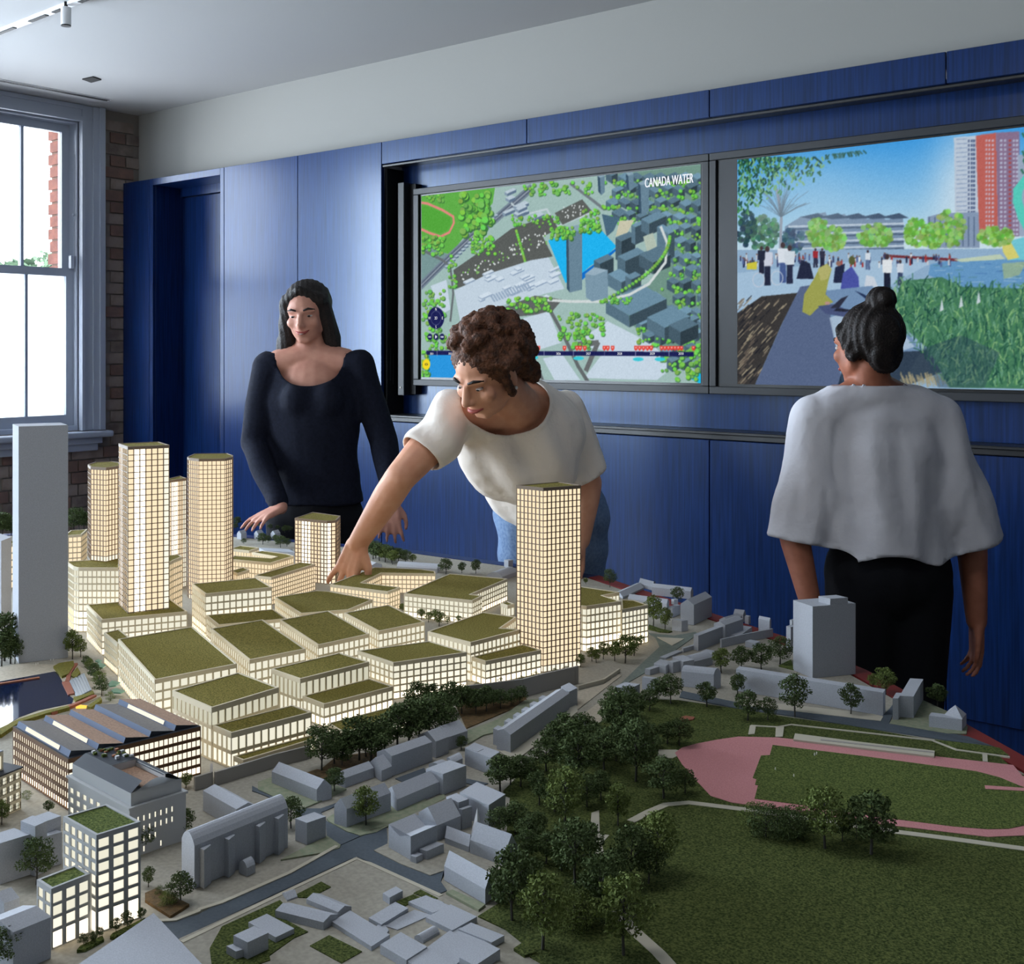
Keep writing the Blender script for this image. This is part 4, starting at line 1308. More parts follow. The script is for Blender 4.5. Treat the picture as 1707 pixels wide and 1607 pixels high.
grey('little grey church with a pointed spire beside the park', 'I', (1010, 1112), (1372, 1245), 1400, (1510, 1190), 'gable', 'L', .020, extra=(spire,))
grey('pale gabled hall in front of the church, at the end of the side road', 'F', (142, 1032), (383, 1170), 1257, (442, 1125), 'gable', 'L', .015)
grey('grey house made of three stepped boxes on the near lawn', 'K', (65, 407), (146, 447), 557, (264, 392), extra=(wing('K', (150, 332), (306, 418), 462, (412, 367), nm='rear_box'), wing('K', (25, 467), (80, 499), 557, (119, 487), nm='front_box')))
grey('low grey pavilion with a broad roof beside the stepped boxes', 'K', (303, 265), (577, 333), 386, (660, 287), 'gable', 'L', .004, extra=(wing('K', (480, 200), (660, 275), 310, (737, 242), 'gable', 'L', .004, nm='rear_box'), wing('K', (343, 165), (372, 205), 222, (430, 185), 'gable', 'R', .004, nm='porch')))
grey('small grey shed in the paved yard of the school', 'K', (915, 167), (954, 192), 240, (1029, 152))
S = [((848, 398), (890, 460), 480, (950, 377)), ((835, 307), (908, 345), 375, (1060, 252)), ((1060, 215), (1200, 278), 305, (1302, 240)), ((1160, 305), (1311, 378), 412, (1452, 300)),
     ((1345, 372), (1535, 447), 482, (1607, 407)), ((1350, 532), (1440, 580), 645, (1583, 485)), ((1165, 477), (1332, 572), 600, (1500, 437)), ((900, 460), (1050, 548), 610, (1167, 472)),
     ((1050, 550), (1200, 645), 700, (1327, 567)), ((905, 345), (1000, 375), 388, (1190, 290)), ((1195, 208), (1245, 228), 250, (1262, 218))]
grey('sprawling low grey school of many flat roofs at the bottom edge', 'K', (625, 327), (850, 470), 505, (955, 402), extra=tuple(wing('K', a, f, vb, b) for a, f, vb, b in S) + (wing('K', (1095, 415), (1145, 438), 462, (1238, 385), 'barrel', 'R', .004, nm='curved_wing'),))
# left foreground
grey('pale flat roof cut off by the bottom edge beside the road', 'P', (131, 1607), (215, 1720), 0, (345, 1616), h=.042)
grey('grey gabled building at the bottom left corner', 'M', (-140, 1180), (128, 1300), 0, (492, 1153), 'gable', 'R', .006, h=.0436)
grey('grey building with a white roof behind the left tree', 'M', (-160, 380), (0, 440), 0, (296, 350), h=.05)
grey('pale block with a boxy roof left of the near lit tower', 'M', (195, 335), (345, 400), 0, (600, 330), h=.04, extra=(wing('M', (200, 222), (340, 275), 0, (456, 222), h=.062, nm='upper_box'), wing('M', (330, 180), (450, 225), 0, (590, 175), h=.055, nm='rear_box')))
grey('low grey gabled house at the left edge above the corner building', 'M', (-120, 950), (40, 1020), 0, (190, 965), 'gable', 'R', .008, h=.03)
grey('grey flat house tucked behind the grey hall', 'E', (135, 590), (330, 700), 0, (470, 690), 'gable', 'L', .008, h=.028)

# ------------------------------------------------------------------ model trees
def tree_proto(seed, light=False, slim=1.0, tall=.34):
    """Unit-height tree: trunk with branches and a sponge-like crown of leaf flakes. Returns (trunk mesh, crown mesh)."""
    r = random.Random(seed)
    t = MB()
    t.tube([(0, 0, -.01), (.01, 0, tall * .6), (0, .01, .78)], [.024, .019, .007], 6)
    clumps = []
    n = 15
    for k in range(n):
        a = k * 2.4 + r.uniform(-.4, .4)
        z = tall + (.92 - tall) * (k + .5) / n
        w = (math.sin(math.pi * min(1, max(0, (z - tall + .06) / (1.02 - tall)))) ** .6) * .30 * slim
        p = Vector((math.cos(a) * w * r.uniform(.6, 1.15), math.sin(a) * w * r.uniform(.6, 1.15), z + r.uniform(-.03, .03)))
        clumps.append(p)
        t.tube([(0, 0, max(.2, z - .16)), p * .5 + Vector((0, 0, z * .5 - .03)), p], [.009, .006, .003], 4, cap=False)
    clumps.append(Vector((0, 0, .93)))
    f = MB()
    for p in clumps:
        q = leaf_cloud(p, (.155 * slim, .155 * slim, .115), 115, .028, r)
        f.add(q.v, q.f)
    return t.mesh('trunk', 'bark'), f.mesh('foliage', 'leaf_light' if light else 'leaf')
PROTO = [tree_proto(i + 10, slim=(1, .85, 1.1, .95)[i]) for i in range(4)] + [tree_proto(30, True), tree_proto(31, True, .85)]
SHRUB = [tree_proto(40, slim=1.7, tall=.12), tree_proto(41, True, 1.7, .10)]

def model_tree(u, vb, vt, label, group=None, light=None, shrub=False, name='model_tree', wide=1.0):
    p = G(u, vb)
    z = (p - CAMP).dot(FWD)
    s = max(.012, (vb - vt) / FPX * z * 1.02)
    t = thing(name, label, 'model tree' if not shrub else 'model shrub', p, group, random.uniform(0, 6.28))
    t.scale = (s * wide, s * wide, s)
    tm, fm = random.choice(SHRUB if shrub else (PROTO[4:] if light else PROTO[:4] if light is False else PROTO))
    link(bpy.data.objects.new('trunk', tm), t)
    link(bpy.data.objects.new('foliage', fm), t)
    return t

ORD = 'first second third fourth fifth sixth seventh eighth ninth tenth eleventh twelfth thirteenth'.split()

def trees(k, rows, label, group=None, **kw):
    order = sorted(range(len(rows)), key=lambda i: rows[i][0])
    for i, (x, y0, y1) in enumerate(rows):
        (u, vb), (_, vt) = c(k, (x, y0), (x, y1))
        lb = label if isinstance(label, str) else label[i]
        if group and len(rows) <= 13 and isinstance(label, str):
            lb = ORD[order.index(i)] + ' from left: ' + lb
        model_tree(u, vb, vt, lb, group, **kw)

trees('F', [(540, 1355, 930)], 'tall park tree with a bare trunk right of the pale gabled hall', light=False)
trees('F', [(720, 1525, 1090)], 'bright topped park tree nearest the bottom edge, left of its partner', light=True)
trees('F', [(1195, 1560, 1100)], 'bright leaved park tree at the bottom beside the pale path', light=True)
trees('F', [(910, 1140, 770)], 'park tree standing alone left of the pale middle path', light=False)
trees('F', [(1240, 1140, 800)], 'park tree on the big lawn right of the middle path, first of the pair', light=False)
trees('F', [(1390, 1080, 730)], 'bright park tree on the big lawn, right one of the pair', light=True)
trees('F', [(850, 810, 470)], 'tall pale leaved tree in the heart of the park wood', light=True)
trees('F', [(1160, 800, 560)], 'bright tree above the fork of the middle path', light=True)
trees('F', [(1265, 540, 190)], 'tall dark tree in front of the pale path stub', light=False)
trees('F', [(1430, 640, 400)], 'dark bushy tree at the left end of the running track', light=False, wide=1.3)
trees('F', [(1555, 610, 470)], 'small dark tree at the lower left corner of the running track', light=False, wide=1.2)
trees('F', [(930, 560, 250), (740, 480, 280), (850, 330, 140), (960, 340, 140), (1080, 470, 240), (1020, 400, 200), (780, 400, 200), (900, 420, 180), (1150, 420, 210)],
      'dark tree in the thick upper part of the park wood', 'upper park wood trees', light=False, wide=1.25)
trees('F', [(1180, 280, 20), (1290, 390, 190), (1230, 330, 120), (1130, 250, 60), (1350, 350, 200)], 'dark tree along the upper right edge of the park wood', 'upper right park wood trees', light=False, wide=1.2)
trees('F', [(1450, 320, 190), (1520, 330, 170)], 'round dark tree on the lawn above the running track', 'two round trees above the track', light=False, wide=1.3)
trees('F', [(470, 600, 390), (590, 570, 390), (530, 560, 400), (650, 530, 400)], 'dark tree at the street edge of the park', 'street edge park trees', light=False, wide=1.3)
trees('F', [(700, 680, 480), (790, 720, 540), (980, 690, 500), (1060, 650, 480), (880, 640, 440)], 'tree in the middle of the park wood', 'middle park wood trees', wide=1.1)
trees('F', [(470, 860, 700), (560, 850, 660), (690, 870, 720), (640, 920, 740), (620, 1000, 830), (740, 1020, 840)], 'dark tree in the left part of the park wood by the church', 'left park wood trees', light=False, wide=1.25)
trees('F', [(1000, 1010, 790), (880, 980, 780), (830, 1060, 860)], 'dark tree left of the pale middle path', 'trees beside the middle path', light=False, wide=1.2)
trees('F', [(590, 1260, 1010), (470, 1250, 1060), (660, 1180, 990)], 'dark tree behind the near left park trees', 'near left park wood trees', light=False, wide=1.1)
trees('F', [(1060, 1330, 990), (1110, 1250, 960), (1020, 1240, 1040), (1340, 1140, 900)], 'dark tree on the edge of the big lawn below the middle path', 'lawn edge park wood trees', light=False, wide=1.1)
trees('F', [(950, 1390, 1180), (860, 1370, 1200), (900, 1420, 1220), (1000, 1370, 1190)], 'dark low shrub between the two near bright park trees', 'near park shrubs', shrub=True, name='model_shrub')
trees('H', [(845, 690, 430)], 'taller bright tree in the clump at the bottom of the track', light=True)
trees('H', [(1045, 715, 450)], 'dark tree with a bare trunk at the right end of the track clump', light=False, wide=1.15)
trees('H', [(920, 660, 520)], 'small dark tree between the two taller trees of the track clump', light=False)
trees('H', [(540, 600, 490), (590, 640, 500), (640, 640, 520), (690, 650, 510), (730, 640, 530), (980, 650, 540), (760, 610, 520), (1090, 650, 560)], 'dark round shrub in the clump at the bottom of the track', 'track clump shrubs', shrub=True, name='model_shrub', wide=1.0)
trees('G', [(488, 535, 440), (570, 525, 430), (650, 528, 420), (725, 500, 395)], ['first tree left of the grey tower block, counted from the lit side', 'second tree left of the grey tower block', 'third tree left of the grey tower block', 'tree closest to the grey tower block on its left'], wide=1.3)
trees('G', [(555, 625, 540)], 'small tree at the left end of the long grey slab', wide=1.3)
trees('G', [(430, 672, 575)], 'dark tree in front of the curved roofed grey house', light=False, wide=1.35)
trees('G', [(285, 662, 545)], 'tree at the top corner of the park by the pale grey cube', wide=1.2)
trees('G', [(595, 730, 610), (675, 727, 640)], ['tree at the top edge of the park below the long slab, left of a shrub', 'dark round shrub below the long grey slab'], light=False, wide=1.2)
trees('G', [(785, 712, 545)], 'tall dark tree in front of the middle of the long grey slab', light=False)
trees('G', [(1010, 705, 583)], 'tree in front of the right end of the long grey slab', light=False)
trees('G', [(1150, 622, 518), (1100, 600, 540)], ['bright tree between the tower block and the narrow grey house', 'dark low tree behind the long slab near the red rim'], light=True, wide=1.3)
trees('G', [(1358, 672, 583)], 'tree on the verge beside the red rim at the right', light=False, wide=1.3)
trees('G', [(215, 350, 228), (262, 362, 275)], ['slim pale tree at the right end of the lit group', 'bright tree right of the slim pale tree by the road bend'], light=True)
trees('G', [(310, 250, 192)], 'round tree among the grey houses at the back', light=False, wide=1.3)
trees('G', [(40, 190, 120)], 'small tree at the back edge against the blue cupboards', light=False)
trees('G', [(150, 720, 620), (200, 690, 600), (60, 720, 600), (230, 650, 560), (120, 680, 590), (30, 690, 640), (90, 760, 660)], 'dark tree at the top corner of the park wood', 'top corner park trees', light=False, wide=1.2)
trees('C', [(1255, 1065, 992), (1320, 1032, 955), (1385, 1020, 930), (1345, 1040, 965)], 'little warm lit tree at the foot of the right lit block', 'little trees at the right lit block', light=True, wide=1.2)
trees('C', [(1450, 1030, 920), (1510, 1042, 890), (1560, 1000, 890), (1600, 940, 885)], 'little warm lit tree at the road side of the right lit block', 'road side trees of the right lit block', light=True, wide=1.15)
trees('C', [(670, 1185, 1150), (800, 1172, 1125), (920, 1150, 1115), (1000, 1130, 1090), (1110, 1105, 1075), (1175, 1100, 1060)], 'tiny shrub on top of the long retaining wall', 'shrubs along the retaining wall', shrub=True, name='model_shrub')
trees('C', [(40, 440, 340), (110, 460, 360), (180, 470, 380), (260, 475, 400), (300, 472, 425), (75, 450, 350), (145, 465, 370), (220, 470, 390)], 'tree of the leafy row at the back edge beside the reaching hand', 'back row trees beside the hand', wide=1.4)
trees('C', [(490, 535, 450), (580, 530, 470), (660, 532, 455)], 'tree of the group at the back edge left of the right tower', 'back trees left of the right tower', wide=1.3)
trees('C', [(240, 752, 705), (350, 795, 735), (450, 832, 750), (425, 800, 740), (560, 820, 775), (610, 802, 765), (300, 770, 735), (390, 810, 755), (500, 820, 780)], 'tiny yellow lit tree in the square between the lit blocks', 'trees in the lit square', light=True, wide=1.3)
trees('C', [(1285, 592, 560)], 'low yellow shrub behind the right tower', light=True, wide=1.4)
trees('E', [(830, 480, 215)], 'airy tree at the left end of the row before the lit blocks', light=False)
trees('E', [(905, 440, 240), (985, 420, 240), (1050, 420, 160), (1120, 425, 175), (1200, 350, 180), (1275, 350, 90), (1340, 340, 70), (1400, 290, 70), (1460, 300, 40), (1530, 260, 30), (950, 450, 300), (1090, 400, 230), (1160, 390, 220)],
      'dark tree of the left half row before the lit blocks', 'left row trees before the lit blocks', light=False, wide=1.25)
trees('C', [(330, 1345, 1155), (420, 1335, 1165), (520, 1325, 1155), (580, 1335, 1170), (660, 1335, 1195), (720, 1322, 1175), (800, 1305, 1195), (860, 1285, 1195), (910, 1275, 1175), (470, 1350, 1210), (620, 1300, 1190), (760, 1290, 1200)],
      'dark tree of the right half row before the retaining wall', 'right row trees before the retaining wall', light=False, wide=1.2)
trees('E', [(1090, 800, 578)], 'bright street tree in front of the corner house', light=True)
trees('E', [(905, 600, 462)], 'tree beside the gable of the grey barn', wide=1.3)
trees('E', [(650, 810, 632)], 'tree behind the end of the buttressed building', wide=1.1)
trees('E', [(1560, 330, 250), (1620, 330, 290), (1650, 350, 270)], 'small round tree between the gabled houses and the long terrace', 'round trees by the long terrace', light=False, wide=1.3)
trees('D', [(215, 1140, 880)], 'large dark tree left of the near lit tower', light=False)
trees('D', [(45, 1640, 1390)], 'dark tree at the bottom left corner of the picture', light=False, wide=1.1)
trees('D', [(1090, 575, 490)], 'bright tree at the right end of the sawtooth factory', light=True, wide=1.4)
trees('D', [(1080, 860, 700), (850, 945, 775)], ['dark tree at the right front of the grey hall', 'dark tree between the near lit tower and the grey hall'], light=False, wide=1.1)
trees('D', [(870, 1155, 1040)], 'small tree on the pavement right of the near lit tower', light=False)
trees('D', [(1060, 1245, 1070)], 'bushy tree in the planting bed at the road, left of the buttressed building', light=False, wide=1.2)
trees('D', [(980, 1270, 1180), (940, 1210, 1160), (1010, 1260, 1190)], 'low bright shrub in the planting bed at the road', 'planting bed shrubs', shrub=True, name='model_shrub')
trees('D', [(285, 725, 650)], 'small tree in front of the sawtooth factory wall', light=False, wide=1.3)
trees('D', [(155, 645, 592)], 'round shrub by the white building with black windows', shrub=True, name='model_shrub')
trees('D', [(10, 790, 650)], 'yellow leaved tree at the left edge by the white building', light=True)
trees('D', [(490, 1505, 1430), (545, 1492, 1420), (585, 1455, 1400), (680, 1425, 1340), (745, 1402, 1300), (830, 1352, 1280)], 'little street tree at the foot of the near lit tower', 'street trees of the near lit tower', light=False, wide=1.1)
trees('A', [(30, 1210, 900), (70, 1230, 1010), (10, 1250, 1050), (100, 1230, 1080)], 'dark tree at the left edge beside the grey slab', 'trees left of the grey slab', light=False, wide=1.1)
trees('A', [(485, 1200, 1010), (540, 1185, 1070)], 'pale tree at the right foot of the grey slab', 'trees at the slab foot', light=True)
trees('A', [(600, 1290, 1200), (630, 1340, 1230), (665, 1400, 1285), (680, 1440, 1340), (580, 1250, 1180)], 'tree along the promenade beside the pond', 'promenade trees', wide=1.2)
trees('A', [(740, 1480, 1420)], 'small bush at the end of the promenade by the factory roof', shrub=True, name='model_shrub')
trees('A', [(15, 380, 220), (60, 345, 240), (-20, 380, 230), (75, 370, 280)], 'dark tree at the back left edge under the window', 'back left edge trees', light=False, wide=1.4)
trees('A', [(495, 350, 190), (560, 340, 215), (530, 335, 225)], 'dark tree at the back between the grey slab and the towers', 'back trees beside the slab', light=False, wide=1.3)
trees('N', [(70, 130, 70), (160, 120, 75), (230, 125, 80), (400, 130, 80), (540, 160, 90), (580, 150, 95), (90, 90, 10), (470, 130, 90), (300, 110, 75)], 'dark tree of the hedge at the far back edge', 'far back hedge trees', light=False, wide=1.6)
trees('N', [(330, 270, 165), (500, 300, 190), (560, 290, 215), (450, 250, 180), (150, 265, 215), (380, 255, 190)], 'dark tree among the tiny houses at the back', 'trees among the tiny houses', light=False, wide=1.4)
trees('N', [(1330, 330, 230), (1400, 400, 280), (1490, 440, 300), (1560, 460, 330), (1380, 370, 260)], 'tree behind the courtyard block at the back edge', 'trees behind the courtyard block', wide=1.3)

# tiny white people of the model
def figure(u, v, hpx, label, group):
    p = G(u, v)
    z = (p - CAMP).dot(FWD)
    h = hpx / FPX * z
    m = MB()
    m.tube([p + Vector((-.12 * h, 0, 0)), p + Vector((-.06 * h, 0, .5 * h))], [.07 * h, .09 * h], 5)
    m.tube([p + Vector((.12 * h, 0, 0)), p + Vector((.06 * h, 0, .5 * h))], [.07 * h, .09 * h], 5)
    m.tube([p + Vector((0, 0, .45 * h)), p + Vector((0, 0, .82 * h))], [.13 * h, .16 * h], 6)
    m.ball(p + Vector((0, 0, .92 * h)), .10 * h, 6, 5)
    return tag(m.build('model_figure', 'figure'), label, 'model figure', group)
for x, y, w_ in ((800, 290, 'left'), (809, 286, 'right')):
    u, v = c('H', (x, y)); figure(u, v, 7, 'tiny white figure, the ' + w_ + ' one of the pair on the infield', 'pair of infield figures')
u, v = c('H', (630, 352)); figure(u, v, 6.5, 'tiny white figure standing alone near the left end of the infield', None)
u, v = c('H', (710, 382)); figure(u, v, 7, 'tiny white figure lowest on the infield', None)
for i, (x, y) in enumerate(((255, 170), (465, 75), (490, 70), (655, 25), (690, 20))):
    u, v = c('O', (x, y)); figure(u, v, 4.5, ORD[i] + ' from left: tiny pale figure on the shore behind the pond', 'shore figures')
for i, (x, y) in enumerate(((85, 920), (735, 668), (775, 655), (850, 270), (1000, 545))):
    u, v = c('O', (x, y)); figure(u, v, 5, ORD[i] + ' from left: tiny pale figure on the near side of the pond', 'boardwalk figures')

# ------------------------------------------------------------------ people
from mathutils.noise import noise as NOISE
UP = Vector((0, 0, 1))

class Blob(MB):
    """Overlapping tapered capsules and ellipsoids, fused into one continuous surface."""
    def cap(s, p, r, q, r2=None, n=14):
        r2 = r if r2 is None else r2
        s.tube([p, q], [r, r2], n)
        s.ball(p, r, n, 9); s.ball(q, r2, n, 9)

    def loft(s, rings, M, n=24):
        """Smooth trunk through elliptical rings (centre, half width, half depth)."""
        R_, F_ = M.col[0], M.col[1]
        k = []
        for i in range(len(rings) - 1):
            for t in (0, .25, .5, .75):
                u = t * t * (3 - 2 * t)
                a, b = rings[i], rings[i + 1]
                k.append((Vector(a[0]).lerp(Vector(b[0]), t), a[1] + (b[1] - a[1]) * u, a[2] + (b[2] - a[2]) * u))
        k.append(rings[-1])
        vs = [c_ + R_ * (rx * math.cos(2 * math.pi * j / n)) + F_ * (ry * math.sin(2 * math.pi * j / n)) for c_, rx, ry in k for j in range(n)]
        fs = [(i * n + j, i * n + (j + 1) % n, (i + 1) * n + (j + 1) % n, (i + 1) * n + j) for i in range(len(k) - 1) for j in range(n)]
        fs += [tuple(range(n))[::-1], tuple((len(k) - 1) * n + j for j in range(n))]
        s.add(vs, fs)

    def chain(s, pts, rad):
        for i in range(len(pts) - 1):
            s.cap(pts[i], rad[i], pts[i + 1], rad[i + 1])

    def fuse(s, name, m, parent, voxel=.006, smooth=6, cut=None, displace=None):
        tmp = bpy.data.objects.new('tmp', s.mesh('tmp', m, origin_of(parent)))
        COL.objects.link(tmp)
        rm = tmp.modifiers.new('r', 'REMESH')
        rm.mode, rm.voxel_size = 'VOXEL', voxel
        sm = tmp.modifiers.new('s', 'SMOOTH')
        sm.factor, sm.iterations = .5, smooth
        bpy.context.view_layer.update()
        me = bpy.data.meshes.new_from_object(tmp.evaluated_get(bpy.context.evaluated_depsgraph_get()))
        me.name = name
        bpy.data.objects.remove(tmp)
        if cut or displace:
            off = origin_of(parent)
            bm = bmesh.new(); bm.from_mesh(me)
            if displace:
                bm.normal_update()
                for v in bm.verts:
                    v.co = v.co + v.normal * displace(v.co + off)
            if cut:
                bmesh.ops.delete(bm, geom=[v for v in bm.verts if cut(v.co + off)], context='VERTS')
                bmesh.ops.delete(bm, geom=[v for v in bm.verts if not v.link_faces], context='VERTS')
                for _ in range(30):              # even out the cut hems
                    nb = {}
                    for ed in bm.edges:
                        if ed.is_boundary:
                            a_, b_ = ed.verts
                            nb.setdefault(a_, []).append(b_.co); nb.setdefault(b_, []).append(a_.co)
                    new = {v: v.co * .5 + sum(q, Vector()) / len(q) * .5 for v, q in nb.items() if len(q) == 2}
                    for v, q in new.items():
                        v.co = q
            bm.to_mesh(me); bm.free()
        me.materials.clear(); me.materials.append(MATS[m])
        me.polygons.foreach_set('use_smooth', [True] * len(me.polygons))
        o = link(bpy.data.objects.new(name, me), parent)
        if cut:
            sd = o.modifiers.new('hem', 'SOLIDIFY')
            sd.thickness, sd.offset = .004, -1
        return o

def frame(fwd, up=UP):
    """Columns: right, forward, up of a head or hand."""
    f = fwd.normalized()
    r = f.cross(up).normalized()
    u = r.cross(f)
    return Matrix((r, f, u)).transposed()

def head_shapes(b, ctr, M, s=1.0):
    """Skull, jaw, cheeks, nose, brow, chin and ears into the blob b; M = right/forward/up, s = 1 for a 22.5 cm head."""
    P = lambda x, y, z: ctr + M @ Vector((x, y, z)) * s
    b.ball(P(0, -.012, .030), (.074 * s, .094 * s, .082 * s), 18, 12, rot=M)
    b.ball(P(0, .022, -.030), (.058 * s, .066 * s, .078 * s), 16, 12, rot=M)
    b.ball(P(0, .052, -.082), (.026 * s, .022 * s, .022 * s), 12, 9, rot=M)
    b.cap(P(-.050, .0, -.050), .018 * s, P(-.012, .060, -.086), .014 * s); b.cap(P(.050, .0, -.050), .018 * s, P(.012, .060, -.086), .014 * s)
    for x in (-1, 1):
        b.ball(P(.038 * x, .058, -.022), (.024 * s, .020 * s, .022 * s), 12, 9, rot=M)
        b.cap(P(.012 * x, .082, .022), .008 * s, P(.046 * x, .066, .022), .009 * s)
        b.ball(P(.074 * x, -.008, -.008), (.010 * s, .020 * s, .032 * s), 10, 8, rot=M)
    b.cap(P(0, .084, .012), .008 * s, P(0, .104, -.026), .012 * s)
    b.ball(P(0, .092, -.032), (.017 * s, .012 * s, .010 * s), 10, 8, rot=M)
    b.ball(P(0, .078, -.056), (.024 * s, .014 * s, .013 * s), 12, 8, rot=M)
    return P

def face_parts(e, P, M, s, smile=.0, lid=1.0):
    for x in (-1, 1):
        m = MB(); m.smooth = True
        m.ball(P(.031 * x, .0705, .002), (.0118 * s, .0085 * s, .0070 * s * lid), 12, 8, 0, M)
        m.ball(P(.031 * x, .0775, .001), (.0058 * s, .0026 * s, .0062 * s * lid), 10, 6, 1, M)
        m.build('eye', ['eye_white', 'eye_dark'], e)
        m = MB(); m.smooth = True
        m.tube([P(.014 * x, .087, .024), P(.032 * x, .083, .030), P(.052 * x, .066, .024)], [.003 * s, .0042 * s, .002 * s], 7)
        m.build('eyebrow', 'hair_dark', e)
    m = MB(); m.smooth = True
    pts = [P(-.026, .076, -.056 + smile), P(-.012, .089, -.058), P(0, .092, -.059), P(.012, .089, -.058), P(.026, .076, -.056 + smile)]
    m.tube(pts, [.002 * s, .0055 * s, .0065 * s, .0055 * s, .002 * s], 8)
    m.build('lips', 'lip_rose', e)

def hand_shapes(b, wrist, M, s=1.0, curl=.35, spread=1.0, side=1):
    """M: right (towards the little finger when side = 1), forward (along the fingers), up (back of the hand)."""
    P = lambda x, y, z: wrist + M @ Vector((x * side, y, z)) * s
    for x in (-.030, -.010, .010, .030):
        b.cap(P(x * .7, .012, 0), .015 * s, P(x, .085, 0), .0115 * s, 10)
    for i, (x, l) in enumerate(((-.034, .072), (-.012, .080), (.011, .076), (.033, .060))):
        fx = x * 1.0
        dx = x * .55 * spread
        a = P(fx, .088, 0)
        k1 = P(fx + dx * .35, .088 + l * .42 * math.cos(curl * .5), -l * .42 * math.sin(curl * .5))
        k2 = P(fx + dx * .6, .088 + l * (.42 * math.cos(curl * .5) + .32 * math.cos(curl * 1.3)), -l * (.42 * math.sin(curl * .5) + .32 * math.sin(curl * 1.3)))
        k3 = P(fx + dx * .75, .088 + l * (.42 * math.cos(curl * .5) + .32 * math.cos(curl * 1.3) + .24 * math.cos(curl * 2)), -l * (.42 * math.sin(curl * .5) + .32 * math.sin(curl * 1.3) + .24 * math.sin(curl * 2)))
        b.chain([a, k1, k2, k3], [.0092 * s, .0085 * s, .008 * s, .007 * s])
    b.chain([P(-.024, .022, -.004), P(-.050, .052, -.014), P(-.058, .082, -.020), P(-.056, .104, -.024)], [.014 * s, .011 * s, .0095 * s, .008 * s])

def legs(b, hips, feet, r=(.088, .058, .046), knee_f=Vector((0, 0, 0)), infl=0.0):
    for h, f in zip(hips, feet):
        k = h.lerp(f, .5) + knee_f
        b.chain([h, k, f + UP * .09], [r[0] + infl, r[1] + infl, r[2] + infl])

def shoes(e, feet, fwd, m='matt_black'):
    for f in feet:
        b = Blob()
        b.cap(f + UP * .045, .042, f + UP * .035 + fwd * .14, .034)
        b.fuse('shoe', m, e, .009, 3)

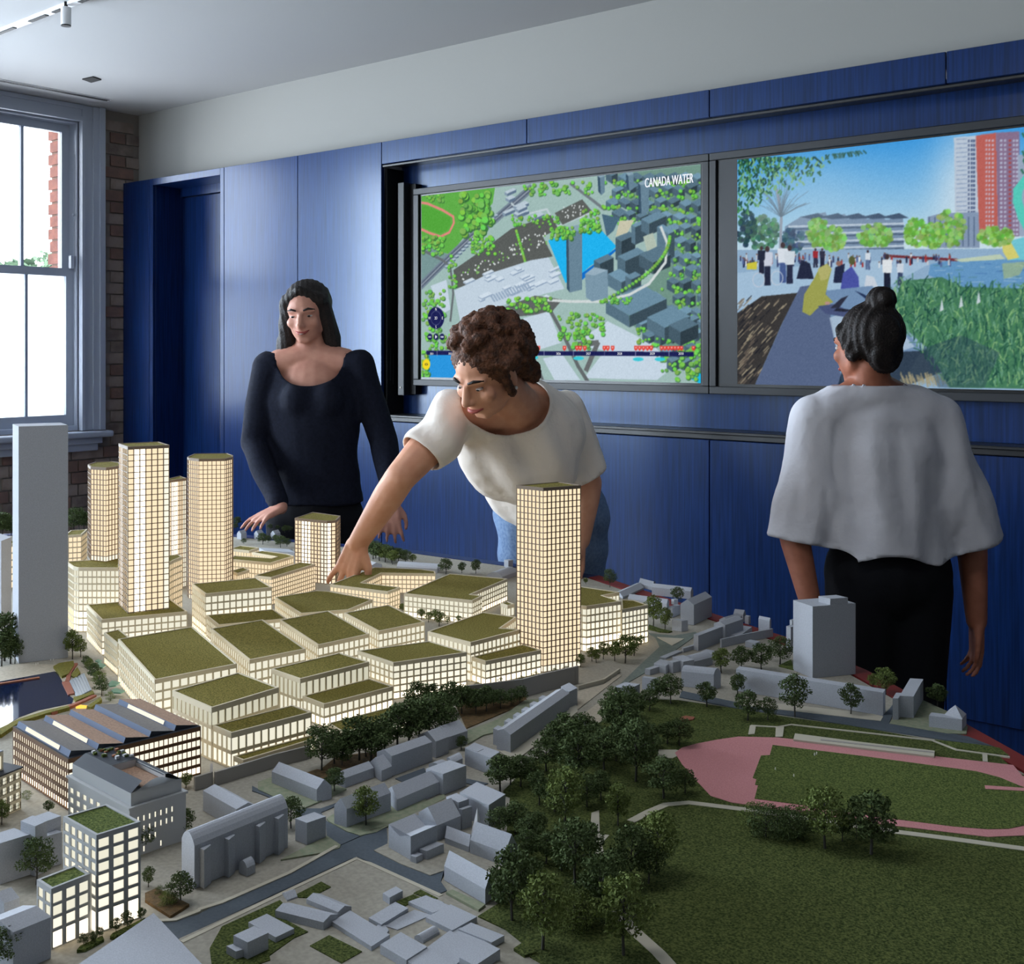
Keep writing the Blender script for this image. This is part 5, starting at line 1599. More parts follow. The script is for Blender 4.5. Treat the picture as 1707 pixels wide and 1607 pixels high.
# ---- the dark haired woman smiling at the back ----
def woman_back():
    Z = 4.32
    A = lambda u, v, dz=0.0: ray(u, v, Z + dz)
    base = A(525, 580); base.z = 0
    e = thing('person', 'smiling person with long dark hair and dark navy top behind the model', 'person', base)
    face = (-FWD - RGT * .10 - UP * .16)
    tilt = (UP + RGT * -.06).normalized()
    M = frame(face, tilt)
    hc = A(511, 524, 0)
    b = Blob()
    P = head_shapes(b, hc, M, 1.0)
    neck = A(517, 592, .03)
    b.cap(P(0, -.018, -.06), .052, neck, .056)
    sl, sr = A(447, 612, .02), A(598, 610, .02)
    chest, waist, pel = A(522, 665, .02), A(524, 755, .02), A(526, 842, .03)
    b.cap(neck, .06, sl.lerp(neck, .3), .056); b.cap(neck, .06, sr.lerp(neck, .3), .056)
    b.cap(sl, .044, sr, .044)
    b.ball(chest, (.145, .10, .17), 18, 12, rot=frame(FWD)); b.ball(waist, (.13, .10, .16), 18, 12, rot=frame(FWD)); b.ball(pel, (.165, .12, .13), 18, 12, rot=frame(FWD))
    el, wl_ = A(422, 738, -.02), A(468, 846, -.22)
    er, wr = A(640, 735, 0), A(652, 835, -.12)
    b.chain([sl, el, wl_], [.042, .034, .026]); b.chain([sr, er, wr], [.042, .034, .026])
    hm = frame((A(428, 866, -.30) - wl_), UP)
    hand_shapes(b, wl_, hm, .95, .3, 1.2, -1)
    hand_shapes(b, wr, frame(-UP - FWD * .2, -FWD), .95, .4, 1.0, 1)
    hips = [A(488, 865, .03), A(563, 865, .03)]
    feet = [hips[0].copy(), hips[1].copy()]
    for f in feet: f.z = .0
    legs(b, hips, feet)
    b.fuse('body', 'skin_a', e, .0062, 5)
    face_parts(e, P, M, 1.0, smile=.006, lid=.55)
    t = MB(); t.smooth = True
    t.tube([P(-.016, .0895, -.0595), P(0, .0965, -.0605), P(.016, .0895, -.0595)], [.0016, .003, .0016], 6); t.build('teeth', 'eye_white', e)
    # navy top
    w = Blob()
    w.cap(sl, .064, sr, .064); w.loft([(A(521, 598, .02), .12, .07), (A(521, 625, .02), .165, .105), (A(522, 670, .015), .182, .132), (A(523, 705, .015), .172, .128), (A(524, 750, .02), .160, .118), (A(525, 800, .03), .176, .130), (A(526, 838, .03), .188, .138)], frame(FWD))
    w.ball(A(497, 668, -.06), (.075, .072, .075), 14, 10); w.ball(A(545, 668, -.06), (.075, .072, .075), 14, 10)
    w.cap(neck, .075, A(521, 625, .02), .10)
    w.chain([sl, sl.lerp(el, .5), el, wl_.lerp(el, .08)], [.064, .058, .049, .041]); w.chain([sr, sr.lerp(er, .5), er, wr.lerp(er, .05)], [.064, .058, .049, .041])
    nf = A(511, 598, -.10)
    cut = lambda p: ((p - nf).dot(RGT) / .135) ** 2 + ((p - nf).dot(FWD) / .17) ** 2 + ((p - nf).z / .098) ** 2 < 1 or (p.z > neck.z + .012 and (p - neck).length < .16)
    w.fuse('jumper', 'navy_knit', e, .008, 6, cut, lambda p: .010 * NOISE(Vector((p.dot(RGT) * 9, p.dot(FWD) * 9, p.z * 5))))
    tr = Blob()
    tr.ball(A(526, 850, .03), (.178, .132, .12), 16, 10, rot=frame(FWD)); legs(tr, hips, feet, infl=.016)
    tr.fuse('trousers', 'dark_cloth', e, .012, 5)
    # long hair swept to her right
    h = Blob()
    h.ball(P(0, -.036, .036), (.092, .104, .094), 18, 12, rot=M)
    for x, y, z, x2, y2, z2, r, r2 in ((.062, .006, .05, .086, -.01, -.10, .034, .038), (.086, -.01, -.10, .125, .0, -.24, .042, .030), (.066, -.05, .0, .105, -.04, -.20, .05, .038),
                                      (-.062, .0, .05, -.082, -.02, -.10, .034, .034), (-.082, -.02, -.10, -.085, -.02, -.20, .034, .022), (0, -.09, 0, .02, -.08, -.2, .06, .05), (.10, -.02, -.15, .15, .0, -.29, .036, .018),
                                      (.004, .058, .100, .066, .026, .052, .016, .026), (.004, .058, .100, -.066, .026, .052, .016, .026)):
        h.cap(P(x, y, z), r, P(x2, y2, z2), r2)
    h.fuse('hair', 'hair_dark', e, .007, 5, None, lambda p: .0016 * math.sin((p.x + p.y) * 240 + 6 * math.sin(p.z * 12)))
    shoes(e, feet, -FWD)
woman_back()

# ---- the woman in the white T-shirt reaching over the model ----
def woman_reaching():
    base = ray(915, 580, 3.62); base.z = 0
    e = thing('person', 'person with brown curly hair and white T-shirt leaning over the model', 'person', base)
    face = (-FWD * .62 - RGT * .58 - UP * .52)
    M = frame(face, (UP - RGT * .10 - FWD * .25))
    hc = ray(812, 622, 2.98)
    s = 1.0
    b = Blob()
    P = head_shapes(b, hc, M, s)
    neck = ray(868, 682, 3.13)
    b.cap(P(0, -.03, -.055), .054, neck, .062)
    sl, sr = ray(762, 690, 3.10), ray(930, 688, 3.28)
    chest, waist, pel = ray(868, 735, 3.20), ray(902, 790, 3.42), ray(918, 845, 3.62)
    b.cap(neck, .062, sl, .054); b.cap(neck, .062, sr, .054)
    ax = (pel - chest).normalized()
    TM = frame(FWD, -ax)
    b.ball(chest, (.158, .108, .17), 18, 12, rot=TM); b.ball(waist, (.135, .102, .15), 18, 12, rot=TM); b.ball(pel, (.170, .122, .13), 18, 12, rot=frame(FWD))
    el, wr = ray(668, 795, 2.98), ray(598, 903, 3.06)
    b.chain([sl, sl.lerp(el, .55), el, el.lerp(wr, .3), wr], [.054, .050, .041, .041, .028])
    er, wr2 = ray(980, 805, 3.32), ray(968, 900, 3.30)
    b.chain([sr, er, er.lerp(wr2, .3), wr2], [.052, .041, .040, .028])
    tip = ray(575, 962, 3.06)
    hand_shapes(b, wr, frame(tip - wr, -FWD * .8 - RGT * .5), .98, .30, 1.9, 1)
    hand_shapes(b, wr2, frame(-UP - FWD * .1, RGT), .95, .5, 1.0, -1)
    hips = [ray(885, 862, 3.62), ray(958, 862, 3.62)]
    feet = [h.copy() for h in hips]
    for f in feet: f.z = 0
    legs(b, hips, feet, r=(.092, .06, .046))
    b.fuse('body', 'skin_b', e, .0050, 4)
    face_parts(e, P, M, s, lid=.4)
    # T-shirt
    w = Blob()
    w.ball(chest, (.182, .128, .185), 18, 12, rot=TM); w.ball(chest + ax * .05 - FWD * .04 - UP * .02, (.165, .115, .12), 18, 12, rot=TM)
    w.ball(waist, (.172, .130, .17), 18, 12, rot=TM); w.ball(ray(905, 800, 3.50), (.178, .135, .11), 18, 12, rot=TM)
    w.cap(neck, .085, sl, .074); w.cap(neck, .085, sr, .074)
    se = sl.lerp(el, .62)
    w.chain([sl, sl.lerp(se, .5), se], [.076, .074, .070])
    te = sr.lerp(er, .88)
    w.chain([sr, sr.lerp(te, .5), te], [.074, .068, .064])
    nf = ray(846, 664, 3.05)
    da, dbb = (el - sl).normalized(), (er - sr).normalized()
    def cut(p):
        q = p - nf
        if (q.dot(RGT) / .122) ** 2 + (q.dot(FWD) / .17) ** 2 + (q.z / .098) ** 2 < 1:
            return True
        if (p - se).dot(da) > 0.012 and (p - se).length < .14:
            return True
        if (p - te).dot(dbb) > .012 and (p - te).length < .14 and (p - te).dot(RGT) > -.055:
            return True
        return False
    w.fuse('t_shirt', 'white_cotton', e, .0075, 6, cut, lambda p: .016 * NOISE(Vector((p.dot(RGT) * 13 + p.z * 7, p.dot(FWD) * 9, p.z * 5))) + .004 * math.sin(p.dot(RGT) * 46 + p.z * 18))
    j = Blob()
    j.ball(ray(918, 850, 3.63), (.186, .138, .13), 16, 10, rot=frame(FWD)); legs(j, hips, feet, r=(.092, .06, .046), infl=.020)
    j.fuse('jeans', 'denim', e, .011, 4, None, lambda p: .003 * math.sin(p.z * 60 + p.x * 20))
    # curly hair
    h = Blob()
    r = random.Random(5)
    h.ball(P(0, -.034, .045), (.094, .108, .090), 16, 12, rot=M)
    for k in range(150):
        a, t = r.uniform(0, 2 * math.pi), math.acos(r.uniform(-.45, 1))
        d = Vector((math.sin(t) * math.cos(a), math.sin(t) * math.sin(a), math.cos(t)))
        if d.y > .50 and d.z < .62:
            continue
        q = Vector((0, -.034, .045)) + Vector((d.x * .100, d.y * .112, d.z * .098))
        h.ball(P(*q), r.uniform(.011, .022), 7, 5)
    for k in range(40):
        h.ball(P(r.uniform(-.06, .06), -.10 + r.uniform(-.03, .03), -.03 + r.uniform(-.05, .05)), r.uniform(.014, .026), 7, 5)
    for x in (.07, -.07):
        h.cap(P(x, .02, .05), .016, P(x * 1.1, .01, -.045), .012)
    h.fuse('hair', 'hair_brown', e, .0055, 2, None, lambda p: .003 * math.sin(p.x * 330) * math.sin(p.y * 310) * math.sin(p.z * 320))
    m = MB(); m.smooth = True
    for x in (-1, 1):
        m.ball(P(.083 * x, -.002, -.036), .005, 8, 6)
    m.build('earring', 'spot_white', e)
    shoes(e, feet, -FWD, 'white_cotton')
woman_reaching()

# ---- the person with the loose white shirt, turned away at the right ----
def person_right():
    Z = 3.22
    A = lambda u, v, dz=0.0: ray(u, v, Z + dz)
    base = A(1470, 580); base.z = 0
    e = thing('person', 'person in a loose white shirt turned away towards the right display', 'person', base)
    face = (FWD * .85 - RGT * .48 - UP * .08)
    M = frame(face, UP)
    hc = A(1442, 578)
    b = Blob()
    P = head_shapes(b, hc, M, .98)
    neck = A(1452, 652)
    b.cap(P(0, -.018, -.06), .050, neck, .056)
    sl, sr = A(1362, 700), A(1560, 700, .02)
    chest, waist, pel = A(1462, 770), A(1468, 870), A(1480, 955)
    b.cap(neck, .062, sl, .052); b.cap(neck, .062, sr, .052)
    BM = frame(FWD)
    b.ball(chest, (.150, .105, .19), 18, 12, rot=BM); b.ball(waist, (.128, .098, .16), 18, 12, rot=BM); b.ball(pel, (.165, .122, .13), 18, 12, rot=BM)
    el, wr = A(1316, 862, -.02), A(1352, 1010, -.10)
    er, wr2 = A(1618, 880, .02), A(1628, 1035, -.02)
    b.chain([sl, el, el.lerp(wr, .3), wr], [.050, .042, .041, .029]); b.chain([sr, er, er.lerp(wr2, .3), wr2], [.050, .042, .041, .029])
    hand_shapes(b, wr, frame(-UP + RGT * .12, RGT * -.8 - FWD * .3), .95, .45, 1.0, 1)
    hand_shapes(b, wr2, frame(-UP, RGT), .95, .45, 1.0, -1)
    hips = [A(1442, 980), A(1520, 980)]
    feet = [h.copy() for h in hips]
    for f in feet: f.z = 0
    legs(b, hips, feet, r=(.090, .06, .046))
    b.fuse('body', 'skin_c', e, .0062, 5)
    face_parts(e, P, M, .98)
    w = Blob()
    w.cap(neck - UP * .012, .074, sl, .074); w.cap(neck - UP * .012, .074, sr, .074)
    w.loft([(A(1454, 668), .11, .065), (A(1458, 700), .165, .10), (A(1462, 760), .185, .128), (A(1465, 820), .190, .136), (A(1468, 880), .198, .145), (A(1472, 945), .206, .150)], BM)
    se, te = A(1330, 905, -.01), A(1612, 912, .02)
    w.chain([sl, sl.lerp(se, .35), sl.lerp(se, .7), se], [.076, .082, .094, .100]); w.chain([sr, sr.lerp(te, .35), sr.lerp(te, .7), te], [.076, .082, .094, .100])
    w.cap(sl.lerp(se, .4), .08, A(1400, 850), .10); w.cap(sr.lerp(te, .4), .08, A(1550, 850), .10)
    hem = A(1470, 925).z
    da, dbb = (se - sl).normalized(), (te - sr).normalized()
    def cut(p):
        if (p - se).dot(da) > -.005 and (p - se).length < .17: return True
        if (p - te).dot(dbb) > -.005 and (p - te).length < .17: return True
        if p.z < hem + .02 * math.sin(p.dot(RGT) * 20): return True
        return p.z > neck.z + .02 and (p - neck).length < .13
    w.fuse('shirt', 'white_linen', e, .0078, 6, cut, lambda p: (.020 * NOISE(Vector((p.dot(RGT) * 14, p.dot(FWD) * 10, p.z * 2.6))) + .005 * math.sin(p.dot(RGT) * 50 + 3 * math.sin(p.z * 7))) * min(1, max(.25, (neck.z - p.z) * 6)))
    tr = Blob()
    tr.ball(A(1480, 955), (.180, .136, .15), 16, 10, rot=BM); legs(tr, hips, feet, r=(.090, .06, .046), infl=.022)
    tr.fuse('trousers', 'dark_cloth', e, .011, 5)
    h = Blob()
    h.ball(P(0, -.030, .036), (.082, .094, .088), 18, 12, rot=M); h.ball(P(0, -.070, -.02), (.060, .036, .060), 14, 10, rot=M)
    h.ball(P(0, -.070, .125), (.040, .042, .038), 12, 9, rot=M)
    for x in (.068, -.068):
        h.cap(P(x, .02, .05), .018, P(x * 1.05, -.02, -.03), .016)
    h.fuse('hair', 'hair_dark', e, .0065, 4, None, lambda p: .003 * math.sin((p.x - p.y) * 230 + 4 * math.sin(p.z * 20)))
    shoes(e, feet, FWD)
person_right()

# ------------------------------------------------------------------ pictures on the displays (flat, on the display surface)
class Canvas:
    """A small picture laid out in the display's own width and height; drawn with outlines given where the photograph shows them."""
    def __init__(s, x0, x1, z0, z1, w, h, org):
        s.x0, s.x1, s.z0, s.z1, s.w, s.h, s.org = x0, x1, z0, z1, w, h, org
        s.a = np.zeros((h, w, 3), np.float32)
        s.r = random.Random(11)

    def pt(s, x, y):
        u, v = s.org[0] + x / s.org[2], s.org[1] + y / s.org[2]
        X, t = on_y(u, YS)
        return ((X - s.x0) / (s.x1 - s.x0) * s.w, (s.z1 - hgt(v, t)) / (s.z1 - s.z0) * s.h)

    def fill(s, P, col, al=1.0):
        xs, ys_ = [p[0] for p in P], [p[1] for p in P]
        a0, a1, b0, b1 = max(0, int(min(xs))), min(s.w, int(max(xs)) + 2), max(0, int(min(ys_))), min(s.h, int(max(ys_)) + 2)
        if a1 <= a0 or b1 <= b0:
            return
        acc = np.zeros((b1 - b0, a1 - a0), np.float32)
        for ox, oy in ((.25, .25), (.75, .25), (.25, .75), (.75, .75)):
            X, Y = np.meshgrid(np.arange(a0, a1) + ox, np.arange(b0, b1) + oy)
            ins = np.zeros(X.shape, bool)
            for i in range(len(P)):
                (xa, ya), (xb, yb) = P[i - 1], P[i]
                if ya == yb:
                    continue
                ins ^= ((ya > Y) != (yb > Y)) & (X < (xb - xa) * (Y - ya) / (yb - ya) + xa)
            acc += ins
        k = (acc / 4 * al)[..., None]
        s.a[b0:b1, a0:a1] = s.a[b0:b1, a0:a1] * (1 - k) + np.array(col, np.float32) * k

    def poly(s, pts, col, al=1.0):
        s.fill([s.pt(*p) for p in pts], col, al)

    def line(s, pts, w, col, al=1.0):
        q = [s.pt(*p) for p in pts]
        w = w / s.org[2] * s.w / 560
        for (xa, ya), (xb, yb) in zip(q, q[1:]):
            l = math.hypot(xb - xa, yb - ya) or 1
            nx, ny = -(yb - ya) / l * w / 2, (xb - xa) / l * w / 2
            ex, ey = (xb - xa) / l * w * .2, (yb - ya) / l * w * .2
            s.fill([(xa + nx - ex, ya + ny - ey), (xb + nx + ex, yb + ny + ey), (xb - nx + ex, yb - ny + ey), (xa - nx - ex, ya - ny - ey)], col, al)

    def disc(s, x, y, r, col, al=1.0, ry=None, n=10):
        s.poly([(x + r * math.cos(2 * math.pi * k / n), y + (ry or r) * math.sin(2 * math.pi * k / n)) for k in range(n)], col, al)

    def glow(s, x, y, rx, ry, col, al):
        cx_, cy_ = s.pt(x, y)
        ex, ey = s.pt(x + rx, y + ry)
        X, Y = np.meshgrid(np.arange(s.w), np.arange(s.h))
        k = (al * np.exp(-((X - cx_) / (ex - cx_)) ** 2 - ((Y - cy_) / (ey - cy_)) ** 2))[..., None]
        s.a = (s.a * (1 - k) + np.array(col) * k).astype(np.float32)

    def bush(s, x, y, r, col=(122, 196, 84), dark=(58, 110, 60)):
        s.disc(x + r * .25, y + r * .3, r, dark, .8); s.disc(x, y, r * .85, [min(255, k * s.r.uniform(.85, 1.12)) for k in col])

    def house(s, x, y, w, d, hh, top, side, dark, sk=.45):
        """A block seen from above: roof and two walls."""
        A = [(x, y), (x + w, y - w * sk), (x + w + d, y - w * sk + d * .6), (x + d, y + d * .6)]
        s.poly([(A[0][0], A[0][1]), (A[3][0], A[3][1]), (A[3][0], A[3][1] + hh), (A[0][0], A[0][1] + hh)], side)
        s.poly([(A[3][0], A[3][1]), (A[2][0], A[2][1]), (A[2][0], A[2][1] + hh), (A[3][0], A[3][1] + hh)], dark)
        s.poly(A, top)

    def noise(s, amp, seed):
        s.a += np.random.RandomState(seed).normal(0, amp, s.a.shape[:2])[..., None].astype(np.float32)

    def build(s, name, parent, strength, label, y):
        W, H = s.w, s.h
        X = np.linspace(s.x0, s.x1, W + 1); Z = np.linspace(s.z1, s.z0, H + 1)
        gx, gz = np.meshgrid(X, Z)
        off = origin_of(parent)
        co = np.stack([gx - off.x, np.full_like(gx, y - off.y), gz - off.z], -1).reshape(-1, 3)
        i = np.arange(H)[:, None] * (W + 1) + np.arange(W)[None, :]
        q = np.stack([i + W + 1, i + W + 2, i + 1, i], -1).reshape(-1, 4)
        me = bpy.data.meshes.new(name)
        me.vertices.add(len(co)); me.vertices.foreach_set('co', co.astype(np.float32).ravel())
        me.loops.add(q.size); me.loops.foreach_set('vertex_index', q.astype(np.int32).ravel())
        me.polygons.add(len(q)); me.polygons.foreach_set('loop_start', np.arange(0, q.size, 4, dtype=np.int32))
        me.update(calc_edges=True)
        a = np.clip(s.a, 0, 255) / 255.0
        p = np.pad(a, ((1, 1), (1, 1), (0, 0)), 'edge')
        vcol = (p[:-1, :-1] + p[1:, :-1] + p[:-1, 1:] + p[1:, 1:]) / 4
        l = np.where(vcol <= .04045, vcol / 12.92, ((vcol + .055) / 1.055) ** 2.4)
        at = me.color_attributes.new('picture', 'FLOAT_COLOR', 'POINT')
        at.data.foreach_set('color', np.concatenate([l, np.ones(l.shape[:2] + (1,))], -1).astype(np.float32).ravel())
        m = bpy.data.materials.new(name)
        m.use_nodes = True
        nt = m.node_tree; nt.nodes.clear()
        o = nt.nodes.new('ShaderNodeOutputMaterial'); e = nt.nodes.new('ShaderNodeEmission'); n = nt.nodes.new('ShaderNodeAttribute')
        n.attribute_name = 'picture'
        e.inputs[1].default_value = strength
        nt.links.new(n.outputs['Color'], e.inputs[0]); nt.links.new(e.outputs[0], o.inputs[0])
        me.materials.append(m)
        ob = link(bpy.data.objects.new(name, me), parent)
        ob['label'] = label
        return ob

def lettering(name, text, x, z, size, m, parent, y, sx=1.0, bold=0.0, heavy=1):
    cu = bpy.data.curves.new('t', 'FONT')
    cu.body, cu.size, cu.align_x, cu.align_y, cu.offset = text, size, 'CENTER', 'CENTER', bold
    t = bpy.data.objects.new('t', cu)
    COL.objects.link(t)
    bpy.context.view_layer.update()
    me = bpy.data.meshes.new_from_object(t.evaluated_get(bpy.context.evaluated_depsgraph_get()))
    bpy.data.objects.remove(t)
    me.name = name
    if heavy > 1:                                # heavier strokes: the letters laid side by side
        bm = bmesh.new()
        for k in range(heavy):
            q = me.copy(); q.transform(Matrix.Translation((size * .035 * (k - (heavy - 1) / 2), 0, k * 2e-5))); bm.from_mesh(q)
        bm.to_mesh(me); bm.free()
    off = origin_of(parent)
    me.transform(Matrix.Translation(Vector((x, y, z)) - off) @ Matrix.Rotation(R(90), 4, 'X') @ Matrix.Diagonal((sx, 1, 1, 1)))
    me.materials.clear(); me.materials.append(MATS[m])
    return link(bpy.data.objects.new(name, me), parent)

emis('text_white', (244, 248, 255), 1.0)
emis('text_navy', (30, 36, 84), .8)
PLATE = YS + .0110

def map_picture():
    cv = Canvas(XA0, XA1, ZA0, ZA1, 560, 318, (640, 240, 3.048))
    r = cv.r
    cv.a[:] = (158, 186, 182)
    def roofc():
        f = r.uniform(.82, 1.15)
        return [k * f for k in (104, 136, 156)]
    # park, with the running track
    cv.poly([(150, 230), (560, 200), (545, 300), (440, 420), (330, 560), (150, 520)], (96, 172, 74))
    cv.poly([(150, 500), (320, 560), (250, 640), (150, 760)], (120, 150, 150))
    trk = [(150, 292), (215, 302), (290, 335), (345, 368), (348, 400), (325, 448), (280, 470), (225, 452), (150, 418)]
    cv.poly([(150, 310), (210, 315), (280, 345), (330, 372), (330, 410), (315, 438), (275, 455), (225, 438), (150, 405)], (84, 166, 62))
    cv.line(trk, 13, (222, 138, 128))
    # railway and main road
    for w, col in ((44, (120, 136, 150)), (26, (92, 104, 122)), (6, (150, 160, 172))):
        cv.line([(140, 760), (300, 600), (440, 470), (560, 380), (740, 225)], w, col)
    cv.line([(150, 520), (290, 590), (330, 620), (345, 760), (330, 900)], 14, (104, 112, 116))
    cv.line([(640, 300), (700, 360), (820, 330), (870, 420), (1060, 340)], 10, (190, 205, 210))
    cv.line([(940, 200), (1060, 290), (1110, 330), (1270, 300)], 14, (112, 122, 128))
    # terraces along the railway
    for k in range(16):
        t = k / 15
        cv.house(300 + 250 * t, 620 - 260 * t, 14, 10, 8, (176, 194, 206), (120, 140, 160), (92, 110, 132))
    for k in range(9):
        cv.house(620 + r.uniform(-40, 120), 250 + r.uniform(-10, 120), r.uniform(30, 60), r.uniform(14, 26), 14, (184, 200, 212), (130, 150, 170), (96, 116, 140))
    # car parks
    cv.poly([(345, 640), (520, 520), (640, 430), (840, 360), (880, 430), (800, 470), (850, 570), (740, 600), (560, 660), (360, 735)], (90, 94, 92))
    cv.poly([(860, 350), (1000, 280), (1050, 340), (900, 410)], (92, 96, 94))
    for k in range(90):
        t, s_ = r.random(), r.random()
        x, y = 380 + 440 * t, 690 - 250 * t - 30 + s_ * 120 * (.3 + .5 * t)
        cv.disc(x, y, 4.5, (214, 220, 220) if r.random() < .7 else (120, 180, 90))
    for k in range(24):
        cv.disc(r.uniform(890, 1010), r.uniform(310, 380), 4, (214, 220, 220))
    for k in range(26):
        cv.bush(665 + k * 2.0, 440 + k * 7, 8)
    # shopping hall and pale sheds
    pale = (192, 208, 222)
    cv.poly([(350, 745), (520, 660), (740, 590), (830, 575), (910, 735), (700, 790), (560, 830), (540, 900), (380, 900)], pale)
    for k in range(26):
        cv.house(390 + r.uniform(0, 440), 800 - r.uniform(0, 60) - k * 5, r.uniform(20, 60), r.uniform(10, 20), 7, (206, 220, 232), (160, 178, 198), (140, 160, 184))
    for k in range(14):
        cv.poly([(530 + k * 14, 770 - k * 5), (538 + k * 14, 766 - k * 5), (560 + k * 14, 800 - k * 5), (552 + k * 14, 804 - k * 5)], (150, 170, 192))
    cv.poly([(550, 850), (760, 770), (900, 790), (840, 860), (640, 880), (570, 900)], (96, 100, 100))
    for pts in ([(700, 885), (830, 850), (895, 1010), (765, 1050)], [(1000, 985), (1130, 900), (1345, 1010), (1400, 1060), (1260, 1080), (1020, 1030)], [(800, 1090), (900, 1070), (990, 1200), (860, 1200)],
                [(1010, 1190), (1100, 1070), (1420, 1075), (1480, 1120), (1380, 1200)], [(230, 720), (310, 690), (330, 840), (280, 870)]):
        cv.poly(pts, (196, 212, 226))
    cv.line([(840, 850), (900, 960), (980, 1130), (1030, 1210)], 20, (100, 106, 108))
    cv.line([(640, 860), (720, 1000), (800, 1200)], 16, (100, 106, 108))
    cv.line([(960, 1020), (1080, 1010), (1020, 1150)], 26, (104, 108, 110))
    # lake
    cv.poly([(828, 490), (920, 450), (1080, 418), (1175, 520), (1120, 570), (1040, 620), (1000, 655), (1000, 705), (915, 705)], (34, 178, 238))
    cv.poly([(1000, 655), (1110, 575), (1170, 530), (1175, 540), (1060, 640), (1000, 690)], (20, 110, 200))
    cv.poly([(205, 1075), (420, 1060), (440, 1200), (215, 1200)], (44, 150, 222))
    cv.poly([(1545, 1190), (1620, 1150), (1620, 1230)], (30, 180, 230))
    # dense blocks at the right
    cv.poly([(1110, 160), (1620, 100), (1620, 1160), (1350, 1000), (1150, 830), (1290, 770), (1420, 620), (1420, 440), (1280, 330)], (112, 146, 134))
    for row in range(15):
        for k in range(9):
            x, y = 1120 + k * 62 + (row % 2) * 30, 150 + row * 68 + r.uniform(-12, 12)
            if y > 420 and x < 1430 - (y - 420) * .05 and y < 760 + 0 * x:
                continue
            if y > 760 and x < 1060 + (y - 700) * .9:
                continue
            t_ = roofc()
            cv.house(x, y, r.uniform(26, 52), r.uniform(22, 40), r.uniform(22, 52), t_, [q * .78 for q in t_], [q * .55 for q in t_])
            for _ in range(5):
                cv.bush(x + r.uniform(-26, 50), y + r.uniform(26, 66), r.uniform(7, 13))
    # ring of slabs beside the lake
    for x, y, w, d, hh in ((1170, 475, 70, 30, 110), (1250, 410, 60, 20, 90), (1300, 380, 90, 40, 60), (1380, 420, 30, 60, 130), (1180, 570, 100, 40, 110), (1290, 560, 90, 70, 60), (1060, 590, 70, 30, 100), (1130, 660, 60, 70, 60), (1220, 670, 50, 30, 90), (1120, 800, 190, 120, 60), (1330, 880, 130, 90, 60), (1440, 920, 90, 60, 70)):
        t_ = roofc()
        cv.house(x, y, w, d, hh, t_, [q * .80 for q in t_], [q * .55 for q in t_])
    cv.poly([(1310, 470), (1360, 450), (1380, 520), (1330, 545)], (176, 190, 176))
    cv.line([(1400, 420), (1432, 500), (1424, 600), (1340, 710), (1240, 765), (1100, 800), (940, 800), (780, 790)], 13, (206, 214, 214))
    for k in range(30):
        t = k / 29
        cv.bush(1445 - 20 * t - 330 * t * t, 470 + 330 * t, 10)
    cv.poly([(1100, 355), (1190, 375), (1160, 440), (1125, 470)], (74, 104, 124)); cv.poly([(1190, 390), (1265, 385), (1230, 450), (1170, 470)], (198, 196, 172))
    # tall slabs
    for x0_, x1_, y0_, y1_, hs in ((918, 1000, 425, 755, 20), (1284, 1340, 195, 360, 14), (1078, 1115, 160, 260, 10), (1222, 1262, 150, 240, 10)):
        cv.poly([(x0_, y0_), (x0_ + 14, y0_ + 40 * (hs > 15)), (x0_ + 20, y1_), (x0_ + 4, y1_ - 20)], (60, 84, 104))
        cv.poly([(x0_ + 12, y0_ + hs), (x1_, y0_ + hs - 8), (x1_, y1_ - 16), (x0_ + 18, y1_)], (104, 132, 150))
        cv.poly([(x0_, y0_), (x1_ - 12, y0_ - 18), (x1_, y0_ + hs - 8), (x0_ + 12, y0_ + hs)], (136, 162, 178))
    cv.poly([(1015, 660), (1130, 640), (1132, 780), (1050, 800), (1020, 780)], (122, 150, 168))
    cv.poly([(1015, 660), (1060, 625), (1132, 640), (1060, 668)], (150, 174, 190))
    # greenery
    for x0_, y0_, x1_, y1_, n, rr in ((380, 250, 540, 480, 60, 17), (180, 250, 300, 290, 10, 9), (180, 470, 300, 560, 26, 11), (840, 420, 960, 480, 26, 11), (990, 380, 1090, 450, 24, 11), (700, 190, 1060, 260, 30, 11),
                                      (420, 480, 560, 560, 30, 9), (640, 360, 880, 420, 30, 8), (880, 860, 1110, 990, 44, 11), (620, 780, 840, 850, 30, 11), (190, 740, 300, 1000, 36, 11), (1480, 1020, 1610, 1200, 30, 13), (920, 950, 1040, 1040, 18, 11),
                                      (210, 960, 420, 1050, 40, 10), (180, 1050, 215, 1200, 14, 12), (1000, 330, 1090, 400, 12, 9), (1100, 780, 1250, 810, 18, 9), (320, 560, 360, 730, 14, 9)):
        for k in range(int(n * 1.7)):
            cv.bush(r.uniform(x0_, x1_), r.uniform(y0_, y1_), rr * r.uniform(.7, 1.2))
    # interface: compass, buttons, timeline
    nv = (30, 34, 86)
    cv.disc(257, 884, 42, nv, 1, 56, 24); cv.disc(257, 884, 27, (90, 96, 140), 1, 37, 20); cv.disc(257, 884, 25, nv, 1, 34, 20)
    for x in (226, 257, 288):
        cv.disc(x, 980, 13, nv, 1, 17, 14)
    cv.poly([(253, 970), (264, 980), (253, 990)], (240, 240, 250)); cv.line([(219, 980), (232, 980)], 7, (220, 224, 240)); cv.line([(281, 980), (295, 980)], 7, (220, 224, 240))
    cv.poly([(208, 1050), (1568, 1056), (1568, 1080), (208, 1072)], nv)
    for x in (262, 400, 530, 665, 806, 955, 1113, 1272, 1442):
        cv.line([(x, 1050), (x, 1078)], 3, (150, 156, 190))
